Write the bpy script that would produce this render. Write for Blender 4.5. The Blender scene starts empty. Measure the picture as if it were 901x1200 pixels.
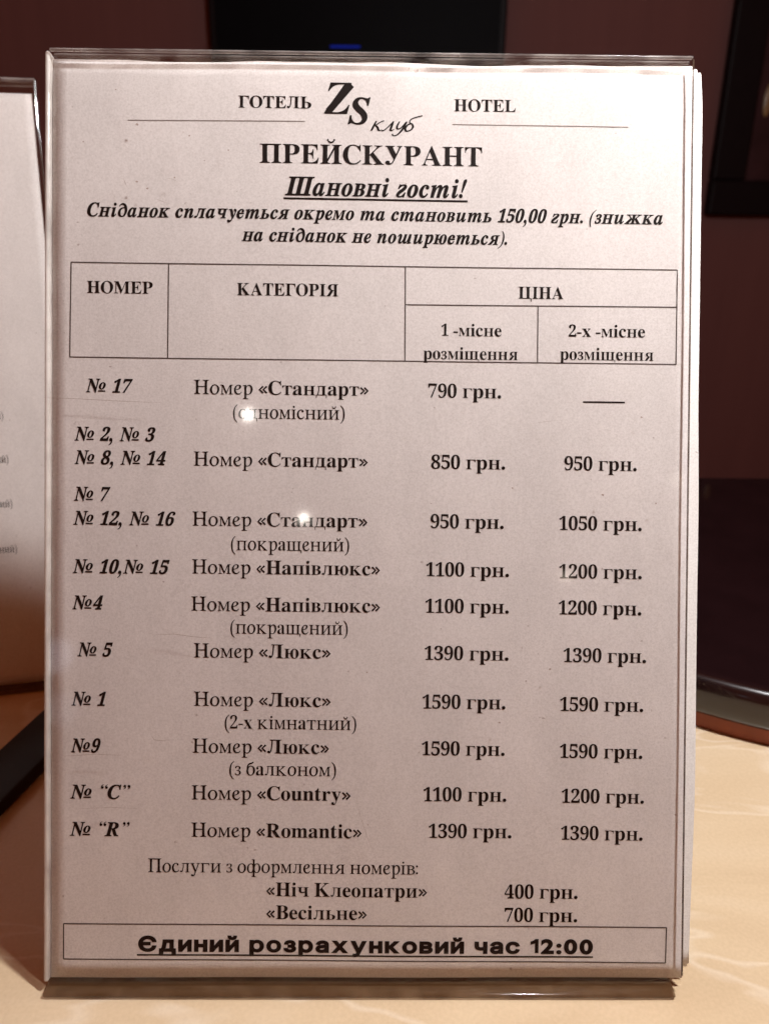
import bpy, bmesh, math, random
from mathutils import Vector, Matrix
from mathutils.geometry import delaunay_2d_cdt

random.seed(4)
scene = bpy.context.scene
COL = scene.collection

# ---------------------------------------------------------------- camera
LEAN = math.radians(21)                       # how far the sign leans back
FPX = 966.0                                   # focal length in photo pixels (901 x 1200)


def rodrigues(r):
    v = Vector(r)
    return Matrix.Rotation(v.length, 3, v.normalized())


R_CAM = rodrigues((0.01399681, 0.01048305, -0.00728229))
T_CAM = Vector((-0.00708714, -0.1581685, -0.27603953))


def tilt_matrix(lean, yaw=0.0):
    m = Matrix(((1, 0, 0), (0, math.sin(lean), -math.cos(lean)), (0, math.cos(lean), math.sin(lean))))
    return Matrix.Rotation(yaw, 3, 'Z') @ m


SIGN_ROT = tilt_matrix(LEAN)
SIGN_ORG = Vector((0, 0, 0.0045))
CAM_LOC = SIGN_ORG + SIGN_ROT @ (R_CAM.transposed() @ (-T_CAM))
CAM_ROT = SIGN_ROT @ R_CAM.transposed()

cam_data = bpy.data.cameras.new('camera')
cam_data.sensor_fit = 'VERTICAL'
cam_data.sensor_height = 24.0
cam_data.lens = FPX / 1200.0 * 24.0
cam_data.clip_start = 0.01
cam_data.clip_end = 50.0
cam_data.dof.use_dof = True
cam_data.dof.focus_distance = 0.283
cam_data.dof.aperture_fstop = 9.5
cam = bpy.data.objects.new('camera', cam_data)
cam.matrix_world = Matrix.Translation(CAM_LOC) @ CAM_ROT.to_4x4()
COL.objects.link(cam)
scene.camera = cam


def ray(px, py):
    return CAM_ROT @ Vector(((px - 450.5) / FPX, (600 - py) / FPX, -1))


def on_level(px, py, z=0.0):
    d = ray(px, py)
    return CAM_LOC + d * ((z - CAM_LOC.z) / d.z)


def on_depth(px, py, y):
    d = ray(px, py)
    return CAM_LOC + d * ((y - CAM_LOC.y) / d.y)


def on_frame(px, py, org, rot, z=0.0):
    """pixel -> local point on the plane z of a leaning sign"""
    rt = rot.transposed()
    c = rt @ (CAM_LOC - org)
    d = rt @ ray(px, py)
    return c + d * ((z - c.z) / d.z)


# ---------------------------------------------------------------- world, lamps, exposure
world = bpy.data.worlds.new('World')
scene.world = world
world.use_nodes = True
bg = world.node_tree.nodes['Background']
bg.inputs[0].default_value = (0.165, 0.034, 0.006, 1)
bg.inputs[1].default_value = 1.0

scene.view_settings.view_transform = 'Standard'
scene.view_settings.look = 'None'
scene.view_settings.exposure = 0.0
scene.view_settings.gamma = 1.0
scene.cycles.use_light_tree = False


def lamp(name, loc, power, radius, color):
    d = bpy.data.lights.new(name, 'POINT')
    d.energy = power
    d.shadow_soft_size = radius
    d.color = color
    o = bpy.data.objects.new(name, d)
    o.location = loc
    COL.objects.link(o)
    return o


lamp('pendant_light', (0.235, 0.004, 0.605), 18.2, 0.020, (0.985, 0.975, 0.985))


def mirrored_lamp(px, py, power, radius, color, t=8.0):
    """a small far room lamp whose mirror image on the sign's clear front falls at this point"""
    p = on_frame(px, py, SIGN_ORG, SIGN_ROT, 0.0)
    c = SIGN_ROT.transposed() @ (CAM_LOC - SIGN_ORG)
    d = p - c
    d.z = -d.z
    lamp('room_light', SIGN_ORG + SIGN_ROT @ (p + d * t), power, radius, color)


mirrored_lamp(291, 486, 0.75, 0.0120, (1.0, 0.93, 0.85))
mirrored_lamp(356, 607, 0.75, 0.0135, (1.0, 0.92, 0.82), 11.0)
mirrored_lamp(662, 676, 0.070, 0.0150, (1.0, 0.85, 0.68))
mirrored_lamp(792, 563, 0.060, 0.0200, (1.0, 0.88, 0.72))
mirrored_lamp(66, 768, 0.20, 0.050, (0.72, 0.82, 1.0))  # two soft bluish lamps added for the glare of an unseen monitor
mirrored_lamp(72, 832, 0.07, 0.045, (0.72, 0.82, 1.0))

# ---------------------------------------------------------------- letter shapes (outlines, thousandths of the type size)
AL = ''.join(chr(c) for c in range(35, 127) if chr(c) not in '\\`|~')
GLYPHS = {
    'B': {
        '-': r'''+G,s+G-k.9-k.9,s''',
        '.': r'''-;+D-(+),g*p,D*j,#*p+b+)+M+D+G+g+M,.+b,I,#,],D,d,g,]-(,I-;,.-A+g''',
        '0': r'''-^*o-8*r,r*z,S+.,:+A,$+Y+l+x+],?+P,f+G-5+A-c+=.9+<.n+=/G+A/y+G0K+P0u+]1@+l1c,$2$,:2<,S2O,r2]-92f-_2i.)2f.I2].g2O/%2</;2$/M1b/]1@/j0u/s0J/z/x0$/F0%.m0$.8/z-b/s-4/j,e/],>/M+x/:+Y/%+A.f+..H*z.(*r~-^+S-u+X.,+h.:,&.C,G.G,_.J,z.M-;.O-Z.P-}.Q.E.Q.m.Q/9.P/].O0$.M0B.J0_.G0y.C16.:1W.-1p-u2$-_2)-H2$-61p-)1W,y16,u0y,q0_,o0B,l0$,k/],j/9,j.m,j.E,k-},l-Z,o-;,q,z,u,_,y,G-),&-6+h-H+X''',
        '1': r'''+s*y+s+Q,a+Q,o+S,y+W-'+a--+l-1+}-2,7-21[,O0n,>0^,-0S+v0P+i0R+[0Y+Q0e+I0s+D1++C1?,$1U,51_,F1l,Y1y,p20-Q2c.X2c.X,7.Y,%.]+p.c+c.j+Y.v+S/,+Q/s+Q/s*y''',
        '2': r'''+=*y+=,),e-b-#.%-9.A-L.Z-[.t-j/0-u/F.$/].*/s./0/.30E.50].50v.416.11K.+1^.$1n-p1}-_2*-K2--72*-&1},s1p,h1],a1D,Y1(,V0a,U08,>0:,)0>+q0E+_0N+Q0Z+H0m+B1'+@1?+B1U+I1l+U2&+c24+q2A,(2L,;2U,R2^,l2d--2h-K2i-z2f.G2].j2O/,2=/B2%/Q1e/[1D/_0{/^0e/Y0N/S08/M0(/E/r/;/_/0/L.E.N-3-2,5,/.L,/.],1.m,7.{,A/,,N/4,_/:,s/A-6/u-6/q*y''',
        '3': r'''->*o,y*q,]*s,C*y,-+&+u+.+d+8+U+C+J+P+?+d+9+v+7,/+9,F+@,X+L,i+],s+o,z,',},),^,.,D,7,/,D+x,T+k,g+b,{+Z-8+X-J+Y-[+_-m+f-}+q./,%.:,7.@,H.E,[.G,t.H-4.F-N.@-g.5-}.&.5-m.D-U.O-:.V,v.X,@.X,@/;,z/;-:/=-P/E-d/Q-s/c.%/x.-06.20Q.40q.31/./1E.*1W-}1i-n1z-[2*-E2--22*-#2#,q1q,h1b,_1M,Z18,T0J,;0K,%0O+l0U+[0_+J0p+A1,+>1F+A1_+I1w+X21+o2D,02S,P2_,x2g-I2i-w2f.C2^.f2P/)2>/@2(/Q1h/Z1G/_1$/]0^/T0A/I0(/8/k/%/U.i/C.N/5.4/).E/%.V.y.i.r.{.j/1._/A.Q/O.C/[.4/h-{/o-f/t-M/u-3/t,q/p,U/j,>/b,)/V+q/I+_/<+O/,+B.u+7.c+..N+&.;*z.&*u-k*r-S*p''',
        '4': r''',b*y,b+Q,z+Q-2+S-C+W-Q+^-]+k-e,$-g,>-g,z+*,z+*-Z-m2^/22^/2-_02-_02,z/2,z/2,>/4,$/;+k/F+^/U+W/g+S/y+Q0*+Q0**y~+h-_-g-_-g/U-i0W-m1[-_1=-K0n-70E-(0*''',
        '5': r'''-?*o,{*q,_*t,F*y,1+&+t+2+b+A+R+Q+I+e+C+w+A,0+C,E+I,U+T,d+c,m+t,r,-,t,.,b,1,O,6,=,=,,,G+x,S+k,d+b,w+Z-3+X-E+Z-V+_-h+h-w+s.*,).5,=.;,O.?,f.B-%.C-@.A-c.;.&.2.>.%.R-n.c-X.n-B.t-'.w,J.q+{.e+R.w+o2^/N2^/S0b.}0b.u1).j1C.d1I.Y1L.L1M,L1M,>/M,h/W-C/[-t/X.D/O.k/?/2/(/L.f/_.A/k-r/o-@/n,}/j,a/d,G/Y,0/N+w/B+e/4+S/$+E.n+:.Z+0.H+'.5*{-{*v-h*r-R*p''',
        '6': r'''-j*o-J*r--*x,l+),R+8,;+L,'+f+p,)+b,K+T,s+L-D+G-v+E.Q+F.y+I/E+N/k+T03+]0T+i0u+u18,)1R,91l,K2',_2:,v2J-42V-N2b-l2g./2i.J2h.c2e.x2a//2X/C2M/S2@/a22/i1{/n1j/p1V/m1C/f12/W1#/I0s/80l.}0h.b0f.[1E.W1W.R1i.K1v.B2&.62-.(2/-j2+-S1y-@1d-01F-#0},r0O,k/w,g/<-;/T-J/Y-[/]-p/_.*/a.O/].r/R/5/B/N/+/d.i/s.E/}-x0$-J/{,t/r,F/b+y/K+U//+9.g+%.>*s~-m+T.'+X.8+g.F+}.N,7.T,R.X,u.Y-A.X-g.T.,.M.E.D.Z.5.o-}.{-e/%-S/$-C.y-2.p,}.f,p.Z,g.P,h.*,j-b,m-@,q-$,v,e,},M-),9-7+y-G+e-X+X''',
        '7': r''',S*y/-1N,V1N,=1H,,18,%0w+y0F+D0F+I2^0&2^0&2/-C*y''',
        '8': r'''-W*o-5*q,q*v,S+#,;+.,%+<+m+K+[+^+O+r+E,-+>,D+:,[+9,v+;-9+A-T+L-m+[.(+o.;,+.M,C._,^.p,E/',0/9+x/M+i/c+[/y+S06+N0O+L0l+M1(+Q1=+W1R+a1h+l1{+z22,12A,E2N,]2Y,z2c-?2g-c2i.32f.X2[.y2L/928/M1y/[1Z/e1;/h0s/f0V/a0>/U0(/G/p/6/_/#/N.g/>.L//.q.t/5.^/M.G/b.1/p-t/{-Y0'-?0)-#0%,P/t,+/b+e/G+G/(+2.[*}.0*s~-r/O.+/^.:/o.E0'.K07.P0H.R0].S0t.R1-.O1>.J1O.C1_.;1n.01z.#2(-o2.-]20-G2,-51}-'1k,x1Y,s1G,o13,n0w,o0_,t0J,{08-,0)-9/v-I/i-[/[~-[+L-r+N.*+T.;+_.I+o.T,'.],;.c,R.e,l.c-).[-=.R-O.E-b.4-q-y.'-^.8->.H-,.9,v.',h-m,_-Y,X-F,T-0,S,r,U,V,Z,>,d,),p+p-$+a-4+T-G+N''',
        '9': r'''-0*o,r*p,Z*s,G*x,6+%,$+1+o+>+d+N+[+_+V+q+U,)+V,6+Y,B+a,L+i,T+s,[,&,a,-,J,5,8,?,&,J+q,W+d,h+Y,z+S-4+Q-R+W-m+j.(,,.9,S.F-..O-n.T.^.F.K.6.<.$./-n.'-[-{-H-w-3-v,j-y,I.),,.9+m.O+W.m+H/4+@/]+=01+>0R+C0s+J16+T1Q+c1l+s2',+2:,?2J,V2V,q2b-22g-O2i-o2g.22a.L2T.g2F/$23/81u/I1W/X16/f0j/o0=/t/g/v/0/u.c/s.</n-r/h-M/_-+/U,f/I,G/;,,/,+n.t+V._+C.H+3./+&-o*w-O*q~-X.c-m.e.$.j.3.t.@/'.K/7.T/H.R0).N0Y.F1).;1I./1b-z1s-i2$-U2'->2#-+1o,v1W,m1@,g1%,c0],b07,g/T,v/*-5.k''',
        'C': r'''/=*i.f*l.7*t-f+)-;+=,q+U,N+u,2,<+t,e+a-4+Q-c+I.9+F.m+I/E+Q/v+a0H+u0s,31?,O1c,r2&-=2?-h2R.:2c.j2k/A2n/g2l032e0^2W122F1P2?1h2D1w2S2'2n2A2n2A022(021o0_1W1-1>1P0{1o0Z2-092=/q2H/J2K.t2D.I21.(1j-h19-T0V-I/h-E.j-I-r-U-,-l,M..+{.S+[/(+H/^+B0#+D0A+J0_+T1$+c1A+u1],01w,I25,g2Q,K22,$1j+[1B+?0t+*0F*u/q*l''',
        'E': r'''+4*y+4+8+T+:+n+@,$+K,/+[,5+u,7,;,714,61R,21l,,2$,#21+m2;+T2B+72D+72^1c2^1c0C1J0C1A0p141:0{1V0c1n0D2$/y2//K26.r28.A25.721.12+.,2#.'1Q.'/-.7/-.V//.s/6///@/A/O/O/e/[0%/g0D/n0k0,0k0,,y/m,y/j-;/e-U/^-l/U.%/I.9/9.I/%.U.o.Z.Y.a.C.c.+.d.'.d.',+.)+o.-+^.5+S.B+M.U+I.p+H/9+I/Y+L/y+Q09+Y0R+d0j+p1%,%17,71H,K1W,e1h-&1u-D27-D1h*y''',
        'H': r'''+6*y+6+9+U+<+n+C,$+N,.+a,4+y,6,?,61C,41b,.1x,#2.+n29+U2@+72D+72^/'2^/'2D.G2:.<24.32,.-1{.)1m.'1Y.&1C.&/40f/40f1C0^1{0X2,0O240D2:/e2D/e2^3R2^3R2D332@2v292g2/2]1y2V1c2T1C2T,?2V+{2]+c2g+P2w+D34+<3R+93R*y/e*y/e+90)+<0A+C0Q+M0]+^0d+w0f,?0f.b.&.b.&,?.(+y..+a.8+N.H+C.b+</'+9/'*y''',
        'L': r'''+6*y+6+9+U+<+n+C,$+N,.+a,4+y,6,?,61C,41c,.1z,#2/+n2:+U2A+72D+72^/32^/32D.M2=.@27.62../2#.*1n.'1Z.&1C.&,B.++g.0+Z.7+S.A+M.u+H/=+I/^+M/}+R0;+Z0S+g0j+t1$,*15,=1F,T1U,p1e-41r-U23-U1g*y''',
        'O': r'''/C*i.y*k.T*p.2*x-l+*-K+9-/+J,n+_,S+w,=,6,),Q+r,q+d-6+W-W+O-{+J.E+H.l+J/7+O/Z+W0%+d0E+r0g,)1*,=1E,T1a,o1w-022-M2C-o2R.52_.X2h/$2m/J2o/p2m092h0[2_1#2S1A2D1_231{1y291c2O1H2e1-2v0i3+0H360'3>/]3C/83E.l3C.E3>-{36-W3+-62v,q2e,Q2O,628+w1y+_1]+J1?+90y+*0W*x04*p/j*k~/I+1/x+80E+K0f+n1%,B16-%1A-o1D.l1C/>1@/h1;03150V1,0w0{190o1Q0S1w0427/k2F/B2K.o2D.F21.'1j-h1:-U0W-K/i-G.l-H.?-K-p-P-I-W-'-a,b-l,D-y,+.9+a.W+E.}+6''',
        'R': r'''+6*y+6+9+U+<+n+C,$+N,.+a,4+y,6,?,61C,41b,.1x,#2.+n29+U2@+72D+72^.Z2^/+2]/Q2Y/w2U0=2O0Y2G0u2=12211R1r1k1Q1y1,2$0Y1{071r/s1b/V1J/>1./*0f.s0<.f2:+l2Y+E2e+>2r+:3'+93*+93**y0a*y.C.S.&.S.&,?.(+y..+a.8+N.H+C.b+</'+9/'*y~.&.u.F.u.l.w/1/$/K///a/?/q/T/}/q0)060+0[0$1A/g1o/A20.g29.M28.<23.12,.+1z.'1h.&1M''',
        'T': r''',P*y,P+9,r+;-1+B-C+M-N+_-U+y-W,?-W2<-M2<-(29,_21,A2#,(1i+m1O+[11+P0i+J0@+/0@+/2^1t2^1t0?1Y0?1Q0o1C1<1/1[0n1v0K2.0$29/O2</G2</G,?/I+x/P+^/[+L/n+A0-+;0O+90O*y''',
        'a': r'''/:*j.s*n.X*{.H+6.A+S-x+7-P*}-(*p,U*l,<*n,'*s+m+#+[+0+N+@+E+R+?+i+=,%+A,E+M,c+c-#,%-9,9-F,P-Q,l-^-/-k-O-v-s.'.?.2.?/&.=/?.7/T.-/e-y/p-e/w-K/y-'/u,k/k,d/W,r/=,z/0-$/#-&.q-$._,w.P,m.C,].:,L.5,:.3,'.5+q.;+c.E+X.S+R.f+P.y+S/5+[/J+k/^+x/m,./x,@0(,T01,l08-+0=-D0@-b0A.:0?.e07/-0+/G/t/Z/]/j/@/r.y/u.P/u,$/x+Z/{+V0&+S0,+R0D+^0Q+H08+//w*x/X*m~-P+Q-t+].'+g.3+r.?,%.?-m-e-Y-=-=-',s,y,D,},#-++f-;+V''',
        'c': r'''-W*j-;*l,{*r,b*{,H+/,2+@+y+T+h+l+W,,+K,H+C,g+>--+<-N+>-s+D.;+M.Z+[.y+m/:,'/R,=/i,U/{,s0/-50:-S0@-u0B.=0@.[0:.w01/30#/E/l/R/X/Y/C/]/,/Z.u/U.f/K.W/?.N/0.I.y.G.^.K.J.X.?.p.;/4.</D.=/S.8/j.*/w-m/{-F/q-+/P,u.w,p..,r-S,y-&-+,X-;,9-O+z-i+h.)+[.G+X.c+[/#+g/;+v/S,2/i+{/Q+^/9+F.y+2.]+#.>*s-z*l''',
        'i': r''',^1*,I1,,714,'1?+v1O+n1c+l1w+n21+v2C,'2S,72a,I2i,^2k,s2i-+2a-;2S-F2C-N21-P1w-N1c-F1O-:1?-*14,s1,~+:*y+:+7+L+9+Y+>+e+E+j+O+n+_+o+t+o/6+n/L+k/]+g/i+]/p+O/t+=/v+>05-L05-L+t-M+a-P+Q-U+F-^+?-l+:.#+7.#*y''',
        'm': r'''+:*y+:+7+K+9+Y+>+d+E+j+P+n+a+o+t+o/8+n/K+k/Z+e/g+Z/p+M/u+;/w+;05-I05-I/I-i/n./0-.R0<.z0A/N0</t0,04/k0D/D0e/k1-0,1S0<2%0A2G0>2f043#0$35/g3C/H3J/$3M.R3M+t3N+a3Q+P3W+E3a+>3n+94%+74%*y1A*y1A+71R+91_+>1i+F1o+Q1r+b1s+t1s.Z1r.u1o//1j/?1b/J1S/Q1A/S1,/P0q/F0]/60J.z0J+t0K+b0N+Q0S+F0]+>0j+90{+70{*y.@*y.@+7.Q+9.^+>.h+F.n+Q.q+b.r+t.r.Z.q.u.n//.i/?.a/J.R/Q.@/S.)/P-o/E-Z/5-I.w-I+t-J+b-M+Q-R+G-Z+?-h+:-y+7-y*y''',
        'n': r'''+:*y+:+7+K+9+Y+>+d+E+j+P+n+a+o+t+o/8+n/K+k/Z+e/g+Z/p+M/u+;/w+;05-K05-K/M-k/p.20..W0</)0A/K0>/k040)0$0;/g0H/H0P/$0S.R0S+t0T+a0W+P0^+E0h+>0u+91,+71,*y.D*y.D+7.K+7.d+>.r+Q.w+t.w.Z.v.u.s//.n/?.f/J.W/Q.E/S../P-s/E-^/5-K.w-K+t-L+a-O+P-U+E-^+>-l+9.#+7.#*y''',
        'o': r'''-l*j-J*l-,*r,j*},M+0,6+A+{+V+h+o+W,/+K,L+B,l+=-2+;-T+=-y+B.?+K._+W/#+h/=+{/T,6/j,M/{,j0/-,09-I0?-k0A.10?.N09.l00/,/}/D/k/Y/U/m/>0#/$0/.a08.A0=-y0?-T0=-108,j0/,J0#,-/m+m/Y+T/D+@/-+/.m*{.O*r.1*l~-l+0.++5.?+B.N+Y.S+k.X,&.[,@._-T.^.8.Y.k.T/7.L/R.>/k.*/y-l0$-P/y-</k-./R-'/7,{.k,x.9,w-U,{,A-$,&-)+k-.+Y-=+B-Q+5''',
        'r': r'''+:*y+:+7+L+9+Y+>+e+E+j+O+n+_+o+t+o/6+n/L+k/^+f/i+]/p+O/t+=/v+>05-H05-H/6-V/M-f/b-v/s.-0'.E06.]0>.t0A/40?/I07/Y0+/g/v/n/c/p/K/n/9/h/)/^.v/P.l/A.f/0.d.z.e.m.j.c.q.K/3.D/;.;/@.0/B-}/?-o/6-b/'-U.l-O.R-M.5-M+t-O+_-S+O-[+E-j+>.#+9.=+7.=*y''',
        't': r'''-'*k,e*m,K*r,8*},)+/+x+?+o+T+k+o+i,1+i/_+=/_+=0%,J15,^1K,p1b-$1v-/2.-F2.-F05.L05.L/_-F/_-F,A-G,.-I+y-M+m-T+d-^+^-k+[.'+c.:+t.J,6.d,).H+P.&+--V*r''',
        'u': r'''-2*j,l*m,O*t,9+',(+9+u+O+l+l+g,2+e,W+e/0+d/E+a/V+Y/e+Q/o+C/u+0/w+005-B05-B,5-C,%-H+q-O+e-Z+[-i+V-x+T.4+W.H+a.[+o.m,).m/0.l/G.h/X.b/g.V/o.F/u.1/w.1050I050I,/0J+u0N+e0T+Y0_+R0n+M1'+K1'+20T+00%+)/J*y.m*j.m+[._+J.O+<.>+/.,+$-s*u-^*o-H*k''',
        'y': r'''+o(V+U(Y+@(b+.(o*z)&*r):*o)R*q)e*w)t+&*(+3*3+B*:+T*<+f*:+t*6,&*-,/*#,4)o,6)_,5)V,5)M,7)D,=)>,G)<,S)@,c)M,s)c-/*5-@*r+U/4+C/Y+6/m+//r+&/u*t/v*r/v*r05-b05-b/v-9/p-3/k-//d-./X-0/L-5/=.+,z.p/&.y/B.{/W.z/c.u/k.o/p.E/v.E050%050%/v/r/t/g/n/[/c/A/(-b*S-T*3-G)p-;)U-/)A,y)*,i(s,U(g,B(],-(X''',
        '«': r'''-v/9,/-f-v,7-6+O+/-f-6/{~/z/9.3-f/z,7/:+O-3-f/:/{''',
        '»': r'''.0/{07-f.0+O-J,7/7-f-J/9~,,/{.3-f,,+O+F,7-3-f+F/9''',
        'І': r'''+3*y+3+9+Q+>+k+E+}+O,.+_,5+u,7,7,71O,51l,/2&,%23+o2<+T2A+32D+32^/+2^/+2D.e2A.K2<.;23.02&.)1l.'1O.',:..+c.4+V.=+M.I+F/-+9/-*y''',
        'А': r'''*l*y*l+:+$+<+4+B+B+L+O+[+[+s+j,6.J2o.g2n1K,H1u+R2(+E28+=2K+:2K*y.n*y.n+:/7+=/Q+D/b+Q/g+e/U,@/7-4,c-4,<,0,7+y,6+i,;+S,H+E,a+=-'+:--+:--*y~,r-_/'-_-x0B''',
        'В': r'''+7*y+7+9+U+<+n+D,$+O,.+b,4+{,6,A,614,51N,21f,.1w,'2*+x24+m2;+^2@+K2C+62D+62^.a2^/M2Z0/2P0a2@1-2*1H1g1X1B1^0s1Z0P1P021?/s1(/[0d/H0=/:/l//0F.}0t.l1>.U1Z.=1p-z1}-X2&-31},a1n,81V+q17+S0}+E0d+90I+00,+)/g+#/D*z.{*y~.&/6.//6.T/8.u/>/4/G/G/U/U/i/a0'/g0E/i0k/h11/c1L/Z1e/P1w/B2+/125.u2;.Y2=.E2;.727./2/.*2$.'1m.&1U~.c+C/'+E/@+L/U+X/g+j/r,%/z,@0%,b0'-.0%-U/x-w/m.7/[.L/G.[/,.h.e.o.=.q.&.q.&,(.'+n.,+].3+Q.=+I.M+E''',
        'Г': r'''+3*y+3+9+Q+>+k+E+}+O,.+_,5+u,7,7,71O,51l,/2&,%23+o2<+T2A+32D+32^/+2^/+2D.e2A.K2<.;23.02&.)1l.'1O.',:..+c.4+V.=+M.I+F/-+9/-*y~-m2^1c2^1c0{1=0{141:0{1V0c1n0D2$/y2//K26.r28.A25.721.12+.,2#.'1Q.'0{-m0{~0[2^1c2^1c0C1J0C1A0p141:0{1V0c1n0[1q0[0=0[0=''',
        'Е': r'''+4*y+4+8+T+:+n+@,$+K,/+[,5+u,7,;,714,61R,21l,,2$,#21+m2;+T2B+72D+72^1c2^1c0C1J0C1A0p141:0{1V0c1n0D2$/y2//K26.r28.A25.721.12+.,2#.'1Q.'/-.7/-.V//.s/6///@/A/O/O/e/[0%/g0D/n0k0,0k0,,y/m,y/j-;/e-U/^-l/U.%/I.9/9.I/%.U.o.Z.Y.a.C.c.+.d.'.d.',+.)+o.-+^.5+S.B+M.U+I.p+H/9+I/Y+L/y+Q09+Y0R+d0j+p1%,%17,71H,K1W,e1h-&1u-D27-D1h*y''',
        'Й': r'''+3*y+3+9+Q+>+k+E+}+O,.+_,5+u,7,7,71O,51l,/2&,%23+o2<+T2A+32D+32^/+2^/+2D.e2A.K2<.;23.02&.)1l.'1O.',:..+c.4+V.=+M.I+F/-+9/-*y~/c*y/c+90'+>0?+E0P+O0]+_0e+u0g,70g1O0e1l0^2&0S230C2<0*2A/c2D/c2^3Y2^3Y2D392A2{2<2k232_2&2W1l2U1O2U,:2]+c2d+V2m+M2y+F3[+93[*y~-Z,/0T1k121M.8+m~.@4d.D4X.I4K.O4@.W48.g40.}4&/73y/F3w/U3y/l4&0'4005480=4@0C4K0H4X0L4d0n4Z0m4P0l4?0f4*0W3p0C3]0*3L/h3?/F39/&3?.d3L.I3].53p.(4*-}4?-{4P-z4Z~.N4L.G4B.=4;.048.#4;-s4B-l4L-i4Y-l4h-s4r.#4y.04}.=4y.G4r.N4h.Q4Y~0}4L0u4B0k4;0]480O4;0E4B0>4L0;4Y0>4h0E4r0O4y0]4}0k4y0u4r0}4h1%4Y''',
        'К': r'''+7*y+7+9+V+<+o+C,%+N,/+a,5+y,7,?,71C,51b,/1x,%2/+o2:+V2A+82D+82^/(2^/(2D.H2:.=24.42,..1{.*1m.(1Y.'1C.'.u0E1;0]1U0k1m0p2&0k230Y2=0>2B/r2D/r2^322^322D3%2D2f2B2J2;2/2/1m1x1M1c1/1G0j1(/R/i2k+f34+D3A+>3Q+;3f+93f*y/c*y/c+90/+:0F+>0P+C0V+J0X+R0U+_0L+p0>,).@.U.'.>.',?.)+y./+a.9+N.I+C.c+</(+9/(*y''',
        'Л': r'''/A*y/A+9/a+>/y+E00+O0<+_0C+u0E,70E1O0C1l0=2&03230#2</d2A/A2D/A2^392^392D2t2A2Y2<2I232>2&271l251O25,:2<+c2B+V2K+M2X+F3;+93;*y~.?2H.>1}.;1D.90a.50'.1/M.,.u.'.D-{-q-t-C-l,t-b,L-U,)-G+f-7+L-&+9,n+),U*y,=*y,/*{,)*},;+n,B+k,H+i,H+g,H+g,P+m,^+x,l,-,w,A-',]-0-'-8-N-?-y-F.K-K.{-O/R-S0+-W0d-Y1F-]2$-^2J~,c+O,T+;,@+.,(+)+j+.+T+;+G+O+B+i+G,'+T,;+j,H,(,M,@,H,T,;,c,',h+i~,p21,p2^0y2^0y21~,p2C,p2^-}2^-}2C''',
        'М': r'''+4*y+4+9+R+<+l+C,#+N,.+_,5+x,7,=,71H,61],41o,01},*2,+{24+o2;+52D+52^.*2^0?-C2T2^5F2^5F2D5)2@4m284[2-4Q1w4K1a4I1B4I,F4J,,4L+q4P+a4V+R4_+H4k+A5E+95E*y1]*y1]+92;+D2F+K2O+T2U+c2Y+r2[,,2],C2]1c/n*y/Q*y,f1R,f,>,h+v,o+[,{+K-3+A-K+;-m+9-m*y''',
        'Н': r'''+6*y+6+9+U+<+n+C,$+N,.+a,4+y,6,?,61C,41b,.1x,#2.+n29+U2@+72D+72^/'2^/'2D.G2:.<24.32,.-1{.)1m.'1Y.&1C.&/40f/40f1C0^1{0X2,0O240D2:/e2D/e2^3R2^3R2D332@2v292g2/2]1y2V1c2T1C2T,?2V+{2]+c2g+P2w+D34+<3R+93R*y/e*y/e+90)+<0A+C0Q+M0]+^0d+w0f,?0f.b.&.b.&,?.(+y..+a.8+N.H+C.b+</'+9/'*y''',
        'О': r'''/C*i.y*k.T*p.2*x-l+*-K+9-/+J,n+_,S+w,=,6,),Q+r,q+d-6+W-W+O-{+J.E+H.l+J/7+O/Z+W0%+d0E+r0g,)1*,=1E,T1a,o1w-022-M2C-o2R.52_.X2h/$2m/J2o/p2m092h0[2_1#2S1A2D1_231{1y291c2O1H2e1-2v0i3+0H360'3>/]3C/83E.l3C.E3>-{36-W3+-62v,q2e,Q2O,628+w1y+_1]+J1?+90y+*0W*x04*p/j*k~/I+1/x+80E+K0f+n1%,B16-%1A-o1D.l1C/>1@/h1;03150V1,0w0{190o1Q0S1w0427/k2F/B2K.o2D.F21.'1j-h1:-U0W-K/i-G.l-H.?-K-p-P-I-W-'-a,b-l,D-y,+.9+a.W+E.}+6''',
        'П': r'''+3*y+3+9+Q+>+k+E+}+O,.+_,5+u,7,7,71O,51l,/2&,%23+o2<+T2A+32D+32^/+2^/+2D.e2A.K2<.;23.02&.)1l.'1O.',:..+c.4+V.=+M.I+F/-+9/-*y~/c*y/c+90'+>0?+E0P+O0]+_0e+u0g,70g1O0e1l0^2&0S230C2<0*2A/c2D/c2^3Y2^3Y2D392A2{2<2k232_2&2W1l2U1O2U,:2]+c2d+V2m+M2y+F3[+93[*y~-/21-/2^1^2^1^21''',
        'Р': r'''+6*y+6+9+U+<+n+C,$+N,.+a,4+y,6,?,61C,41b,.1x,#2.+n29+U2@+72D+72^.U2^/82]/m2W0;2P0[2F0u2:112+1C1t1S1a1b1I1k121p0s1r0U1n0-1b/b1M/@11/%0h.h0;.V/c.L/'.I.&.I.&,?.(+y..+a.8+N.H+C.b+</'+9/'*y~.&.o.C.o.g.q/*.w/A/(/S/7/c/K/l/g/r0,/t0Q/r0w/n1=/f1W/Y1n/I2$/620.x27.Y29.G28.:24.12..+2%.'1r.&1b''',
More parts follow.
